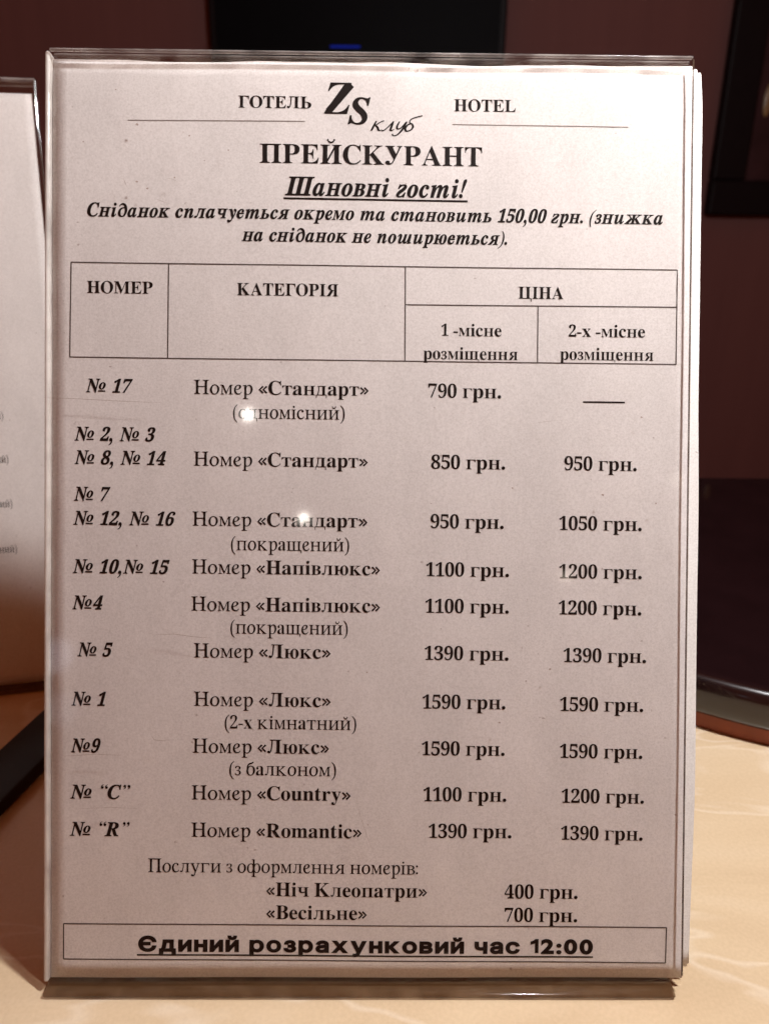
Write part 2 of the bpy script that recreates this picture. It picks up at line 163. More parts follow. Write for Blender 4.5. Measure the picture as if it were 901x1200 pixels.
        'С': r'''/=*i.f*l.7*t-f+)-;+=,q+U,N+u,2,<+t,e+a-4+Q-c+I.9+F.m+I/E+Q/v+a0H+u0s,31?,O1c,r2&-=2?-h2R.:2c.j2k/A2n/g2l032e0^2W122F1P2?1h2D1w2S2'2n2A2n2A022(021o0_1W1-1>1P0{1o0Z2-092=/q2H/J2K.t2D.I21.(1j-h19-T0V-I/h-E.j-I-r-U-,-l,M..+{.S+[/(+H/^+B0#+D0A+J0_+T1$+c1A+u1],01w,I25,g2Q,K22,$1j+[1B+?0t+*0F*u/q*l''',
        'Т': r''',P*y,P+9,r+;-1+B-C+M-N+_-U+y-W,?-W2<-M2<-(29,_21,A2#,(1i+m1O+[11+P0i+J0@+/0@+/2^1t2^1t0?1Y0?1Q0o1C1<1/1[0n1v0K2.0$29/O2</G2</G,?/I+x/P+^/[+L/n+A0-+;0O+90O*y''',
        'У': r''',,*y+g*}+J+)+3+6*z+G*p+]*l+v*n,-*v,<+(,J+9,V+M,]+f,a+{,^,3,X,C,P,N,E,U,8,W,(,W+z,V+q,Y+g,b+b,o+_-%+d-7+p-L,+-k,W.'-;+g1[+N2(+=2;+42@+(2C*r2D*p2D*p2^.P2^.P2D-x2>-p29-k22-i2'-l1u-r1f/&/E0%1M001k032&01210,280#2>/H2D/H2^1S2^1S2D1B2B132;1'210^1O.P,x.@,U.0,8-{+y-k+d-T+L->+:-(+.,i+%,K*{''',
        'Ц': r'''+3*y+3+9+Q+>+k+E+}+O,.+_,5+u,7,7,71O,51l,/2&,%23+o2<+T2A+32D+32^/+2^/+2D.e2A.K2<.;23.02&.)1l.'1O.',:..+c.4+V.=+M.I+F/-+9/-*y~/c*y/c+90'+>0?+E0P+O0]+_0e+u0g,70g1O0e1l0^2&0S230C2<0*2A/c2D/c2^3Y2^3Y2D392A2{2<2k232_2&2W1l2U1O2U,:2]+c2d+V2m+M2y+F3[+93[*y~-/*y-/+K1^+K1^*y~3C)%3C+=3w+=3w)%''',
        'Ь': r'''+3*y+3+9+Q+>+k+E+}+O,.+_,5+u,7,7,71O,51l,/2&,%23+o2<+T2A+32D+32^/+2^/+2D.e2A.K2<.;23.02&.)1l.'1O.',:..+c.4+V.=+M.I+F/-+9/-*y~/}/3/l//0F.}0t.l1>.U1Z.=1p-z1}-X2&-31},a1n,81V+q17+S0}+E0d+90I+00,+)/g+#/D*z.{*y-?*y-?/3~.c+C/'+E/@+L/U+X/g+j/r,%/z,@0%,b0'-.0%-U/x-w/m.7/[.L/G.[/,.h.e.o.=.q.&.q.&,(.'+n.,+].3+Q.=+I.M+E''',
        'Я': r'''/9*y/9+9/X+</r+C0(+N02+a08+y0:,?0:.S/w.S-Y*y+6*y+6+9+9+9+H+:+U+>+a+E,&+l.$.f-T.s-2/*,p/>,X/V,H/s,?07,<0Y,A1,,N1Q,h1r-.21-E2=-a2G.#2O.C2U.h2Y/52]/_2^3)2^3)2D2e2@2L292=2.221x2,1b2*1C2*,?2,+y22+a2<+N2L+C2e+<3*+93**y~0:1M091h051z0/2,0$23/m28/S29.y20.S1o.<1A.50[.706.>/q.I/T.Y/?.o/////$/N.w/t.u0:.u''',
        'а': r'''/:*j.s*n.X*{.H+6.A+S-x+7-P*}-(*p,U*l,<*n,'*s+m+#+[+0+N+@+E+R+?+i+=,%+A,E+M,c+c-#,%-9,9-F,P-Q,l-^-/-k-O-v-s.'.?.2.?/&.=/?.7/T.-/e-y/p-e/w-K/y-'/u,k/k,d/W,r/=,z/0-$/#-&.q-$._,w.P,m.C,].:,L.5,:.3,'.5+q.;+c.E+X.S+R.f+P.y+S/5+[/J+k/^+x/m,./x,@0(,T01,l08-+0=-D0@-b0A.:0?.e07/-0+/G/t/Z/]/j/@/r.y/u.P/u,$/x+Z/{+V0&+S0,+R0D+^0Q+H08+//w*x/X*m~-P+Q-t+].'+g.3+r.?,%.?-m-e-Y-=-=-',s,y,D,},#-++f-;+V''',
        'в': r'''+2*y+2+1+I+3+[+8+j+@+q+K+v+]+x+t+x/5+w/G+u/V+q/c+l/l+e/s+Z/x+O/{+A0#+10$+105-q05.M03/#0,/H/{/h/l0#/W0//?03/#01.f0).P/v.>/d.//J.#/.-s.f-l/5-c/W-V/u-H01-70@-$0J,g0M,M0J,/0?+n0.+U/p+B/^+9/K+1/7+*.z+%.b*}.G*z.+*y~-B-q-I-q-h-r.&-v.:-}.I.+.T.8.[.H.b.^.d.w.c/3.^/E.X/U.P/c.E/m.7/t.&/x-l/y-[/x-P/u-I/p-E/h-C/[-B/L~-r+8.0+9.D+>.T+F.b+Q.k+a.q+s.u,/.v,I.u,e.o,}.g-4.Y-B.I-L.4-S-t-X-T-Y-B-Y-B+c-C+S-G+H-L+A-T+<-c+9''',
        'г': r'''+.*y+.+1+D+4+V+9+d+@+m+J+r+X+t+m+t/G+s/Z+n/j+g/s+Y/x+F/}+.0$+.05.%05.%0$-g/}-S/x-G/s-?/j-:/Z-9/G-9+o->+L-B+D-I+>-R+:.&+1.&*y~-*05/y05/y/(/^/(/V/9/H/M/6/[.z/h.^/p.</t-q/v-K/s-E/q-@/m-</h-9/I-9/(-*/(~/105/y05/y.[/h.[/b.{/V/9/H/M/6/[/1/_/1.W/1.W''',
        'д': r'''.X+3.]+4.p+9/$+@/-+J/2+X/4+m/4/G/2/Z/./j/&/s.s/x._/}.D0$.D051I051I0$10/}0w/x0j/s0b/j0Z/Z0Y/G0Y+o0_+L0e+D0l+>0v+:1<+3~-V0'-U/g-S/@-Q.q-N.H-J.&-F-]-A-:-:,p-2,D-'+q,x+E,q+),C+1,I+M,S+x,^,L,h,w,n-@,s-c,w.*,{.K-$.s-&/B-(/i-)0(~,Q/q,Q05/[05/[/q~+e*y+e+=1W+=1W*y~+e)G+e+=,*+=,*)G~17)G17+=1W+=1W)G''',
        'е': r'''-T*j-8*l,w*r,]*{,E+/,0+?+w+S+f+m+V,-+K,J+C,l+>-4+<-Y+>.#+C.C+K.c+W/%+h/?+y/U,3/k,I/},c00,}09-=0?-Y0A.*0=.N03.p/{/1/b/H/A/W.v/c.I/f-s/f-h,w-h,z-5-(,f-5,B-F,(-^+o-z+d.@+_.^+d.z+p/9,+/Q,G/i,3/Q+l/9+O.y+8.]+'.>*t-x*m~,v.5.C.5.C.W.B.v.@/6.</K.7/[.,/n-v/x-a/{-B/r--/V,z/+,v.F''',
        'з': r''',n*s,T*s,>*u,**y+s+$+d+)+U+0+J+8+A+@+9+L+4+Y+2+h+4+w+:,)+C,3+P,;+^,?+n,@+o,-+t+v+{+h,++Z,7+Q,F+K,V+G,i+F,x+G-,+I-9+N-E+U-O+a-X+m-^+x-b,,-d,;-e,M-c,_-],p-T-$-H-1-9-<-'-C,l-H,R-I,(-I,(-s,T-s,k-u-#-z-2.(->.3-G.A-N.Q-R.f-S.z-R/0-O/?-K/L-E/W-:/d-+/j,t/m,e/k,W/f,M/],F/R,@/E,</7,8.a,$.a+l.d+[.h+O.o+B.z+:/.+7/@+:/Q+A/b+M/p+_/}+u0-,504,S08,x0:-@08-a03-}0+.9/y.K/i.X/U.b/A.e/).c.n.[.Y.R.H.E.8.5.+.#-y-j-o-S-g-b-d-p-_.$-Y.2-T.?-M.L-D.W-;.c-0.k-$.q,p.u,_.v,L.u,9.r,(.m+r.g+d.]+U.S+J.H+@.;+7..+/-y+)-j+$-X*z-H*w-7*t-&*s''',
        'и': r'''+/*y+/+1+F+4+Y+9+h+@+q+J+w+X+x+m+x/G+w/Z+r/j+j/s+]/x+H/}+/0$+/05.305.30$-t/}-a/x-R/s-J/j-E/Z-C/G-C+o-I+L-M+D-U+>-_+:.4+1.4*y~.^*y.^+1.w+4//+9/<+@/F+J/K+X/M+m/M/G/K/Z/G/j/?/s/2/x.y/}.^0$.^051c051c0$1I/}16/x1)/s0z/j0u/Z0t/G0t+o0y+L1$+D1++>15+:1e+11e*y~-'+h/@/Y/k/F-P+S''',
        'к': r'''+2*y+2+1+J+3+]+8+j+?+r+J+w+[+x+s+x/?+w/S+r/d+j/o+]/w+J/}+30$+305.105.10$-^/w-T/s-M/m-I/f-F/[-D/N-C/?-C-]/4/:/F/K/P/[/T/j/P/r/C/y/.0#.k0$.k051C051C0$190$1%/}0k/w0T/o0>/d0'/T/i/B/O/-.Q.81)+N1E+81O+41[+21l+11l*y.^*y.^+1.}+1/5+4/<+8/A+</C+B/@+J/:+U/.+d-W-H-C-8-C+s-E+[-I+J-Q+?-_+8-r+3.1+1.1*y''',
        'л': r'''.D*y.D+1.]+4.p+9/$+@/-+J/2+X/4+m/4/G/2/Z/./j/&/s.s/x._/}.D0$.D051I051I0$10/}0w/x0j/s0b/j0Z/Z0Y/G0Y+o0_+L0e+D0l+>0v+:1J+11J*y~-V0'-U/g-S/@-Q.p-N.H-K.&-G-]-C-<->,w-9,X-2,<-++{-#+d,r+N,e+=,V+1,H+&,6*y,#*y+r*{+n*{+{+S,'+R,,+P,++O,++N,2+R,<+Z,F+f,O+t,V,-,_,D,f,a,l-#,p-A,u-b,x.),{.K-$.s-&/A-(/h-)0(~,?+@,5+2,%+)+m+&+X+)+I+2+>+@+:+P+>+b+I+p+X+y+m+},%+y,5+p,?+b,C+P~,I/q,I05/[05/[/q~,I0#,I05-?05-?0#''',
        'м': r'''+.*y+.+1+D+3+U+8+c+?+k+J+p+Z+q+q+q/C+q/P+o/]+l/g+h/n+b/s+W/w+/0$+/05-405.l,W0G052J052J0$26/{2&/v1u/n1m/c1i/R1g/?1g+x1h+f1j+V1m+J1q+B1w+;2$+72J+12J*y/h*y/h+105+80=+=0C+C0H+L0K+V0L+f0M+u0M/T.K*y.7*y,8/J,8+r,9+Y,>+H,G+=,S+6,g+2-$+1-$*y''',
        'н': r'''+1*y+1+1+I+3+[+8+j+?+q+J+v+[+x+s+x/?+v/S+q/d+i/o+[/v+I/{+20$+205.005.00$-]/w-S/s-M/m-H/f-E/[-C/N-B/?-B-o/L-o/L/?/G/f/C/m/</s/3/w.a0$.a051]051]0$1D/{12/v1&/o0y/e0t/T0s/?0s+s0t+]0y+L1&+@12+81D+31]+11]*y.a*y.a+1.x+3/1+7/=+>/E+I/J+Z/L+s/L-O-B-O-B+s-D+[-I+J-P+?-^+8-q+3.0+1.0*y''',
        'о': r'''-l*j-J*l-,*r,j*},M+0,6+A+{+V+h+o+W,/+K,L+B,l+=-2+;-T+=-y+B.?+K._+W/#+h/=+{/T,6/j,M/{,j0/-,09-I0?-k0A.10?.N09.l00/,/}/D/k/Y/U/m/>0#/$0/.a08.A0=-y0?-T0=-108,j0/,J0#,-/m+m/Y+T/D+@/-+/.m*{.O*r.1*l~-l+0.++5.?+B.N+Y.S+k.X,&.[,@._-T.^.8.Y.k.T/7.L/R.>/k.*/y-l0$-P/y-</k-./R-'/7,{.k,x.9,w-U,{,A-$,&-)+k-.+Y-=+B-Q+5''',
        'п': r'''+/*y+/+1+F+4+Y+9+h+@+q+J+w+X+x+m+x/G+w/Z+r/j+j/s+]/x+H/}+/0$+/05.305.30$-t/}-a/x-R/s-J/j-E/Z-C/G-C+o-I+L-M+D-U+>-_+:.4+1.4*y~.^*y.^+1.w+4//+9/<+@/F+J/K+X/M+m/M/G/K/Z/G/j/?/s/2/x.y/}.^0$.^051c051c0$1I/}16/x1)/s0z/j0u/Z0t/G0t+o0y+L1$+D1++>15+:1e+11e*y~,^/q,^05030503/q''',
        'р': r'''+9(X+9(q+G(s+R(v+[({+d)'+i)/+l)9+o)r+o/)+n/D+k/X+f/g+]/n+N/t+</x+<05-D05-D/F-^/m.#0-.F0=.p0B/00@/H0:/_01/u0#0./l0?/V0M/@0Y/'0e.e0l.E0q.&0r-^0q-90l,r0e,P0Y,30L+q0=+W0,+B/s+1/[*}/D*r/+*l.k*j.F*n.'*z-e+3-K+O-K){-Q)<-V)0-_)&-i(z.=(r.=(X~.:+I.V+N.m+^/#+y/,,:/2,[/6-)/7-U/6.(/3.M/-.o/&/0.r/I.[/X.?/^.)/Y-o/M-[/9-K.w-K,--X+m-j+X.$+M''',
        'с': r'''-W*j-;*l,{*r,b*{,H+/,2+@+y+T+h+l+W,,+K,H+C,g+>--+<-N+>-s+D.;+M.Z+[.y+m/:,'/R,=/i,U/{,s0/-50:-S0@-u0B.=0@.[0:.w01/30#/E/l/R/X/Y/C/]/,/Z.u/U.f/K.W/?.N/0.I.y.G.^.K.J.X.?.p.;/4.</D.=/S.8/j.*/w-m/{-F/q-+/P,u.w,p..,r-S,y-&-+,X-;,9-O+z-i+h.)+[.G+X.c+[/#+g/;+v/S,2/i+{/Q+^/9+F.y+2.]+#.>*s-z*l''',
        'т': r''',2*y,2+1,K+2,_+7,n+>,w+J,}+[-$+s-$/y,v/y,W/w,=/q,&/g+m/X+[/G+N/3+F.v+A.Y++.Y++050D050D.Y00.Y0*.z/y/:/i/P/R/c/9/o.t/v.O/y.I/y.I+s.J+Z.P+I.X+>.g+6.{+2/<+1/<*y''',
        'х': r'''+&*y+&+5+<+=+R+K+i+],#+u-&-:+a/G+M/a+9/p+%/v+%05-l05-l/w-S/u-E/n-@/b-M/B.(.I.f/=.o/I.t/T.v/_.u/g.q/m.k/q.B/w.B05060506/z/{/s/f/f/N/Q/9/9.>.)/s+U0*+?00+:08+70B+60B*y-V*y-V+7-z+<.&+@.*+E.++L.)+X.#+h-s+y-<,s,X+},M+l,G+^,E+R,J+B,Y+8,s+5,x+5,x*y''',
        'ч': r'''+x-k+x/G+w/Z+r/j+j/s+]/x+H/}+/0$+/05.305.30$-t/}-a/x-R/s-J/j-E/Z-C/G-C-k~.N*y.N+1.g+4.y+9/-+@/6+J/;+X/=+m/=/G/</Z/7/j///s/#/x.i/}.N0$.N051R051R0$19/}1&/x0s/s0k/j0f/Z0d/G0d+o0j+L0n+D0u+>1%+:1S+11S*y~-@.I-?.<-=.--;-}-9-y-:-r-C-h-P-]-b-U-x-Q.:-R.V-U.o-Y/&-a/5-k/C-u/M.#/k-W/a-O/Q-C/=-5/$-).a,}.?,w-y,t-X,s-<,v,{,},b-,,G-=,4-Y,*-w,%.1+}.=''',
        'щ': r'''+/*y+/+1+F+4+Y+9+h+@+q+J+w+X+x+m+x/G+w/Z+r/j+j/s+]/x+H/}+/0$+/05.305.30$-t/}-a/x-R/s-J/j-E/Z-C/G-C+o-I+L-M+D-U+>-_+:.4+1.4*y~.>*y.>+1.U+4.j+9.w+@/'+J/,+X/.+m/./G/,/Z/(/j.z/s.m/x.X/}.>0$.>051B051B0$1*/}0q/x0d/s0Y/j0T/Z0S/G0S+o0X+L0^+D0f+>0o+:1D+11D*y~1M*y1M+11g+41y+92-+@26+J2;+X2=+m2=/G2</Z27/j2//s1}/x1i/}1M0$1M054R054R0$49/}4&/x3s/s3k/j3f/Z3d/G3d+o3i+L3n+D3u+>4%+:4S+14S*y~,^*y,^+=3$+=3$*y~4A)[4A+34j+34j)[''',
        'ь': r'''+/*y+/+1+F+4+Y+9+h+@+q+J+w+X+x+m+x/G+w/Z+r/j+j/s+]/x+H/}+/0$+/05.305.30$-t/}-a/x-R/s-J/j-E/Z-C/G-C+o-I+L-M+D-U+>-_+:.4+1.4*y~.s-n.f-l/5-c/W-V/u-H01-70@-$0J,g0M,M0J,/0?+n0.+U/p+B/^+9/K+1/7+*.z+%.b*}.G*z.+*y,k*y,k-n~-r+8.0+9.D+>.T+F.b+Q.k+a.q+s.u,/.v,I.u,e.o,}.g-4.Y-B.I-L.4-S-t-X-T-Y-B-Y-B+c-C+S-G+H-L+A-T+<-c+9''',
        'ю': r'''+/*y+/+1+F+4+Y+9+h+@+q+J+w+X+x+m+x/G+w/Z+r/j+j/s+]/x+H/}+/0$+/05.305.30$-t/}-a/x-R/s-J/j-E/Z-C/G-C+o-I+L-M+D-U+>-_+:.4+1.4*y~0l*j0M*l01*r/q*}/W+0/A+A/.+V.w+o.i,/.[,L.S,l.O-2.M-T.O-y.S.?.[._.i/#.w/=/./T/A/j/W/{/q0/01090L0?0k0A1.0?1J091e002#/}29/k2L/U2^/>2m/$2y.a3'.A3,-y3--T3,-13',j2y,J2m,-2^+m2L+T29+@2#+/1f*{1J*r1/*l~0l+01)+51<+B1I+Y1N+k1R,&1U,@1X-T1W.81T.k1O/71G/R1:/k1(/y0l0$0R/y0@/k03/R0,/70'.k0$.90#-U0',A0*,&0.+k03+Y0@+B0S+5~-9-A-9-k.o-k.o-A''',
        'я': r'''.>*y.>+1.V+3.k+8.w+?/%+J/*+[/++s/+-F.o-F-&*y+1*y+1+1+3+1+?+2+I+4+Q+9+k+R-A-R,{-[,a-h,I-v,8.,,,.?,%.S+}.l,&/0,1/I,C/_,]/q,p/y-*0&-@0+-Y0/-w03.:04.[051<051<0$1%/{0m/v0_/o0V/d0R/S0P/?0P+s0R+[0V+J0_+?0l+81%+31=+11=*y~/+/F/*/W/'/f.}/n.t/s.f/v.R/v.*/p-g/]-T/>-N.n-P.S-U.=-_.+-l-w-}-l.6-d.N-_.l-]/+-]''',
        'і': r''',^1*,I1,,714,'1?+v1O+n1c+l1w+n21+v2C,'2S,72a,I2i,^2k,s2i-+2a-;2S-F2C-N21-P1w-N1c-F1O-:1?-*14,s1,~+:*y+:+7+L+9+Y+>+e+E+j+O+n+_+o+t+o/6+n/L+k/]+g/i+]/p+O/t+=/v+>05-L05-L+t-M+a-P+Q-U+F-^+?-l+:.#+7.#*y''',
    },
    'R': {
        '(': r'''.32d-p2A-J1q-&1>,g0e,V0),M/<,H.M,G-a,H,s,M,*,V+=,g*[-&*(-J)O-p)%.3(]-x(G-U(f-*)2,T)c,.*C+n+-+Y+x+N,m+I-a+N.S+Y/H+n09,.1#,T1^-*24-U2Z-x2y''',
        ')': r'''+d2y,+2Z,V24-,1^-R1#-n09.'/H.2.S.7-a.2,m.'+x-n+--R*C-,)c,V)2,+(f+d(G+M(]+l)%,6)O,Z*(,u*[-*+=-3,*-8,s-9-a-8.M-3/<-*0),u0e,Z1>,61q+l2A+M2d''',
        '-': r'''+G--+G-f./-f./--''',
        '2': r'''+D+&+D,&,j-]-)-{-?.<-Q.V-c.p-p/--{/D.*/Z.1/q.60-.:0D.<0].<0v.;16.81M.21b.)1r-u2'-b21-K24-521,}2(,m1t,b1_,X1F,R1),O0a,N0@,?0A,+0E+t0K+e0T+W0a+N0p+I1(+G1>+I1S+P1i+[1}+h2/+u2;,+2F,>2O,S2V,m2]-.2a-K2b-y2^.E2V.g2I/(27/<1{/K1b/T1B/W0{/V0f/R0O/M0;/G0+/?/u/5/d/*/P.?.S---7,%,).L,)._,+.q,1/%,;/2,J/;,[/A,q/F-//n-//j+&''',
        ':': r''',j+F,]+4,J+(,5+$+z+(+h+4+Z+F+V+[+Z+r+h,*+z,6,5,:,J,6,],*,j+r,n+[~,j/D,]/2,J/&,5.}+z/&+h/2+Z/D+V/Y+Z/p+h0(+z04,508,J04,]0(,j/p,n/Y''',
        'Н': r'''+8*t+8+8+@+8+q+?+z+D,'+L,-+V,0+f,3+w,3,3,31L,.2&,)24+{2>+p2F+a2L+K2P+.2R+.2r.D2r.D2R.<2R-{2P-h2J-Y2A-R27-M2(-J1n-I1S-I/j-K/S-L/O-O/K-S/I-n/F0e/F0x/I1#/X1#1L0x2&0s240k2>0^2F0N2L0:2P/w2R/x2r342r332R3'2R2h2P2S2J2G2A2?232:1w281W29,>2:+z2=+e2B+V2K+K2V+C2g+>2{+:3>+83>*t0(*t0(+800+80b+?0k+D0r+L0w+U1#,31#.S1#.Z0{.c0y.h0v.k0s.m0X.p-d.p-N.m-I.^-I,>-J+z-M+e-R+V-[+K-h+C-w+>.1+:.N+8.N*t''',
        'П': r'''+7*t+8+8+A+8+r+?+{+D,(+L,-+U,4,3,41L,/2&,)24+{2>+p2F+a2L+K2P+.2R+/2r.H2r.H2R.;2R-}2P-j2J-]2A-T23-O1w-M1W-M,>-R+e-W+U-a+K-l+C-{+>.4+:.Q+8.R*t~0#*t0$+80-+80]+?0g+D0n+L0s+U0z,30z1L0u2&0o240g2>0Z2F0K2L072P/t2R/u2r332r342R3'2R2h2P2T2J2H2A2@232;1w291W29,>2>+e2C+U2K+K2V+C2g+>2z+:3=+83>*t~,i2B,i2r1^2r1^2B''',
        'а': r'''.y*q.Z*u.E+&.8+9./+_-b+<->+(,t*w,K*s,5*t+}*z+k+)+[+5+O+D+G+U+B+j+A,%+D,C+O,_+c,x+}-4,4-@,I-K,c-W-#-d-A-p-c-{.0.-.0/&../A.(/W-x/j-i/v-S0#-<0&,s/},Y/p,Q/W,a/:,h/-,l.},m.q,l.b,f.S,[.I,P.@,B.;,2.:+{.;+n.A+c.J+Y.V+T.g+R.y+U/4+]/G+j/Y+u/g,)/s,:/},L0+,b02,x07-60:-O0:.%08.K01.k0%/(/o/9/X/E/>/L.x/O.P/O,$/R+X/V+Q/^+M/g+K/z+U0'+I/n+5/T+$/:*t~-A+J-d+V-q+a.#+m.0+}.0-v-O-_-*-B,n,v,g,D,j+},s+b-*+P''',
        'б': r'''-[*h-6*k,n*s,K+(,-+<+m+T+U+s+C,9+7,_+1-#+.-@+/-^+3-{+:.>+D.X+P.t+a/2+r/I,+/^,@/q,W0&,r03-20<-L0A-j0C.60@.Z08/#0)/A/o/]/U/t/80+.r08.K0=.20@-r0@-V0>-<09,}02,c0(,I/w,2/i+v/X+b/F+M/3+=.o+).K*t.(*k~-_+5-s+7.*+<.:+E.I+R.W+d.e+v.o,1.x,H/%,b/+,{//-</1-W/1-t//.4/,.N/&.i.o/=.T/^.6/s-k/y-S/v->/n-*/_,r/J,c/2,T.o,I.L,B.',>-Y,>-4,B,i,I,D,Q,,,[+r,h+_,u+O-0+A-F+8~+5-H+8-t+<.Q+C/5+M/m+[0>+n0g,*11,G1Q,p1j-@1x-g2(.*21.B2>.[2L.t2Z/.2h/Q26/?2'/+1o.j1X.H1E-}18-S1/-21&,u0s,c0a,Q0E,C0',9/[,3/-,2.M,2-q,2-D''',
        'в': r'''+2*t+2+1+;+1+P+3+b+7+l+=+r+F+v+T+w+i+v/=+s/a+n/i+h/p+_/u+R/y+C/{+*0#+*0:-K0:.%08.Q02.y0'/>/s/X/_/m/G/z/+0$.n/}.V/t.C/e.1/N.#/3-p.z-j/A-^/i-E0+-&0=,Y0B,C0C,.0?+t07+b0++P/u+B/a+6/G+,/-+$.i*x.G*u.#*t~-B-w-l-y.3.$.M.-.c.9.p.G.w.X.x.o.s/,.c/J.H/b.&/o-Q/s--/q-(/o-%/m-#/k,z/V,y/*,z.$,{-}-#-z-'-y~-a+9..+;.N+A.j+L/#+Z//+n/6,(/6,A/0,]/(,r.w-).i-7.V-B.B-J.+-Q-j-T-J-V-'-T,}-R,z-P,y-K,y+i,z+Y,}+M-&+E-++@-3+=''',
        'г': r'''+0*t+1+1+9+1+]+6+e+9+j+>+m+D+r+i+r/=+o/_+k/i+e/p+[/u+O/y+@/{+)0#+*0:-X0:-X0#-M0#-:/{--/x-$/r,x/i,t/X,s/E,s+q,v+M,z+D-&+>-.+9-9+5-H+3-a+1-a*t~,W/r,W0:070:07/r~060:0K.q0/.q/m/N/9/t/90:''',
        'д': r'''//+0/<+9/A+>/D+D/J+i/J/=/F/_/B/i/</p/3/u/'/y.q/{.W0#.X0:190:190#1.0#0t/{0e/x0Z/r0T/i0P/X0N/E0N+q0R+M0V+E0^+>0g+90q+2~-f0,-d/f-c/=-a.l-[.B-X-y-S-W-N-5-G,m->,B-4+o-*+D,}+$,O++,W+L,c+w,n,I,v,s-#-;-(-[-,.$-0.E-3.n-5/?-7/g-80-~,Y/r,Y0:0$0:0$/r~+k*t+k+<1N+<1N*t~+k)D+k+<,;+<,;)D~1$)D1$+<1N+<1N)D''',
        'е': r'''-@*j,z*m,Z*t,>+(,%+:+h+Q+S+o+C,5+7,Y+2,s+/-2+.-L+0-h+4.'+:.@+B.Y+M.s+Z//+j/D+z/X,3/k,Q0',r06-:0@-_0C.#0A.=0:.S0/.g/y.u/f/$/L/(/,.{.g.k.H.O.-.;-y.%-l-e-a-F-T-&-L,[-D,9-?,=,y,C,Z,U,,,q+f-7+Q-b+J.)+O.I+_.j+y/1,G/K,2/8+l/&+R.l+=.T+-.=*z.#*q-_*l~,7-b,^-j-*-w-I..-b.B-r.Z-}.u.$/5-z/R-q/h-c/t-N/x-;/u-*/m,r/],f/N,Z/=,P/*,H.n,A.T,;.:,8-y''',
        'з': r''',n*},T*},?+$,,+(+v+,+h+2+Z+8+P+?+H+F+A+Q+=+[+;+h+=+t+A,$+I,,+S,2+[,0+f,,+f,++k+s+s+c,%+T,3+I,C+B,T+>,i+=,y+>-.+A-=+F-J+N-V+Y-a+i-g+u-k,*-m,:-n,M-l,b-g,t-[-*-N-8-=-D-)-L,m-P,R-R,1-R,1-j,U-j,m-l-&-q-7-z-E.--O.=-V.O-Z.d-].z-[/1-X/A-S/P-L/]-?/k-./s,t/v,c/t,R/n,G/d,>/V,8/H,3/8,0.j,%.j+n.m+a.q+T.v+I/%+C/1+A/@+C/N+I/[+S/i+d/t+x0$,70+,T00,x01-?0/-^0*-x/}.4/q.E/c.P/Q.W/>.Z/).X.p.S.^.K.M.>.?.0.2-y.'-f-w-;-e-a-Y-n-V-{-Q..-K.;-E.F-=.Q-5.Z-+.c,y.h,m.l,].m,L.l,:.i,*.e+u.^+h.U+Z.L+P.B+G.6+?.*+7-v+1-h+,-V+(-F+%-6+#-%*}''',
        'и': r'''+2*t+2+1+:+1+b+6+h+9+n+>+q+D+w+i+w/=+s/_+o/i+i/p+_/u+R/y+B/{+*0#++0:-f0:-f0#-Y0#-E/{-6/x--/r-'/i-#/X,{/E,{+q-%+M-)+E-/+>-8+9-D+5-S+3-m+1-n*t~.{*t.}+1/*+1/P+6/V+9/]+>/a+D/g+i/g/=/c/_/^/i/W/p/N/u/B/y/2/{.t0#.u0:1T0:1T0#1I0#15/{1&/x0w/r0q/i0m/X0k/E0k+q0o+M0s+E0y+>1(+914+51C+31[+11]*t~,V+d/d/b00/J-%+L''',
        'й': r'''+2*t+2+1+:+1+b+6+h+9+n+>+q+D+w+i+w/=+s/_+o/i+i/p+_/u+R/y+B/{+*0#++0:-f0:-f0#-Y0#-E/{-6/x--/r-'/i-#/X,{/E,{+q-%+M-)+E-/+>-8+9-D+5-S+3-m+1-n*t~.{*t.}+1/*+1/P+6/V+9/]+>/a+D/g+i/g/=/c/_/^/i/W/p/N/u/B/y/2/{.t0#.u0:1T0:1T0#1I0#15/{1&/x0w/r0q/i0m/X0k/E0k+q0o+M0s+E0y+>1(+914+51C+31[+11]*t~,V+d/d/b00/J-%+L~-U2:-Y2+-]1w-c1k-i1c-u1W.*1M.91F.C1D.M1F.]1M.n1W.y1c/%1k/*1w/.2+/22:/P24/O2%/N1o/J1Z/@1F/015.w1%._0r.C0l.(0r-k1%-V15-F1F-=1Z-81o-72%-624~-a2#-Y1t-P1n-F1l-<1n-31t--2#-+2---27-32@-<2F-F2H-P2F-Y2@-a27-c2-~/Y2#/S1t/J1n/@1l/61n/-1t/'2#/%2-/'27/-2@/62F/@2H/J2F/S2@/Y27/[2-''',
        'к': r'''+2*t+2+1+:+1+a+6+h+9+m+>+q+E+t+M+v+Y+v+i+v/=+s/_+o/i+h/p+_/u+R/y+C/{+*0#+*0:-a0:-a0#-S0#-A/}-3/x-*/t-$/l,z/],y/H,y-y,y-t,z-q,z-o,{-o,}-o-(-q.k/B.z/P/)/^/./h/./n/(/v.t/{.Z0#.Q0#.P0:0o0:0l0#0d0#0S/}0C/w03/p0#/e.}.u-n-w0;+j0K+Z0Z+O0j+E0x+>1/+71A+21Y+01Z*t.m*t.n+1.x+1/.+1/9+3/A+5/D+8/F+</E+B/:+S.{+l-+-M,{-Q,z-Q,y-P,y-N,y+k,}+N-'+D--+=-7+8-D+5-U+2-r+1-s*t''',
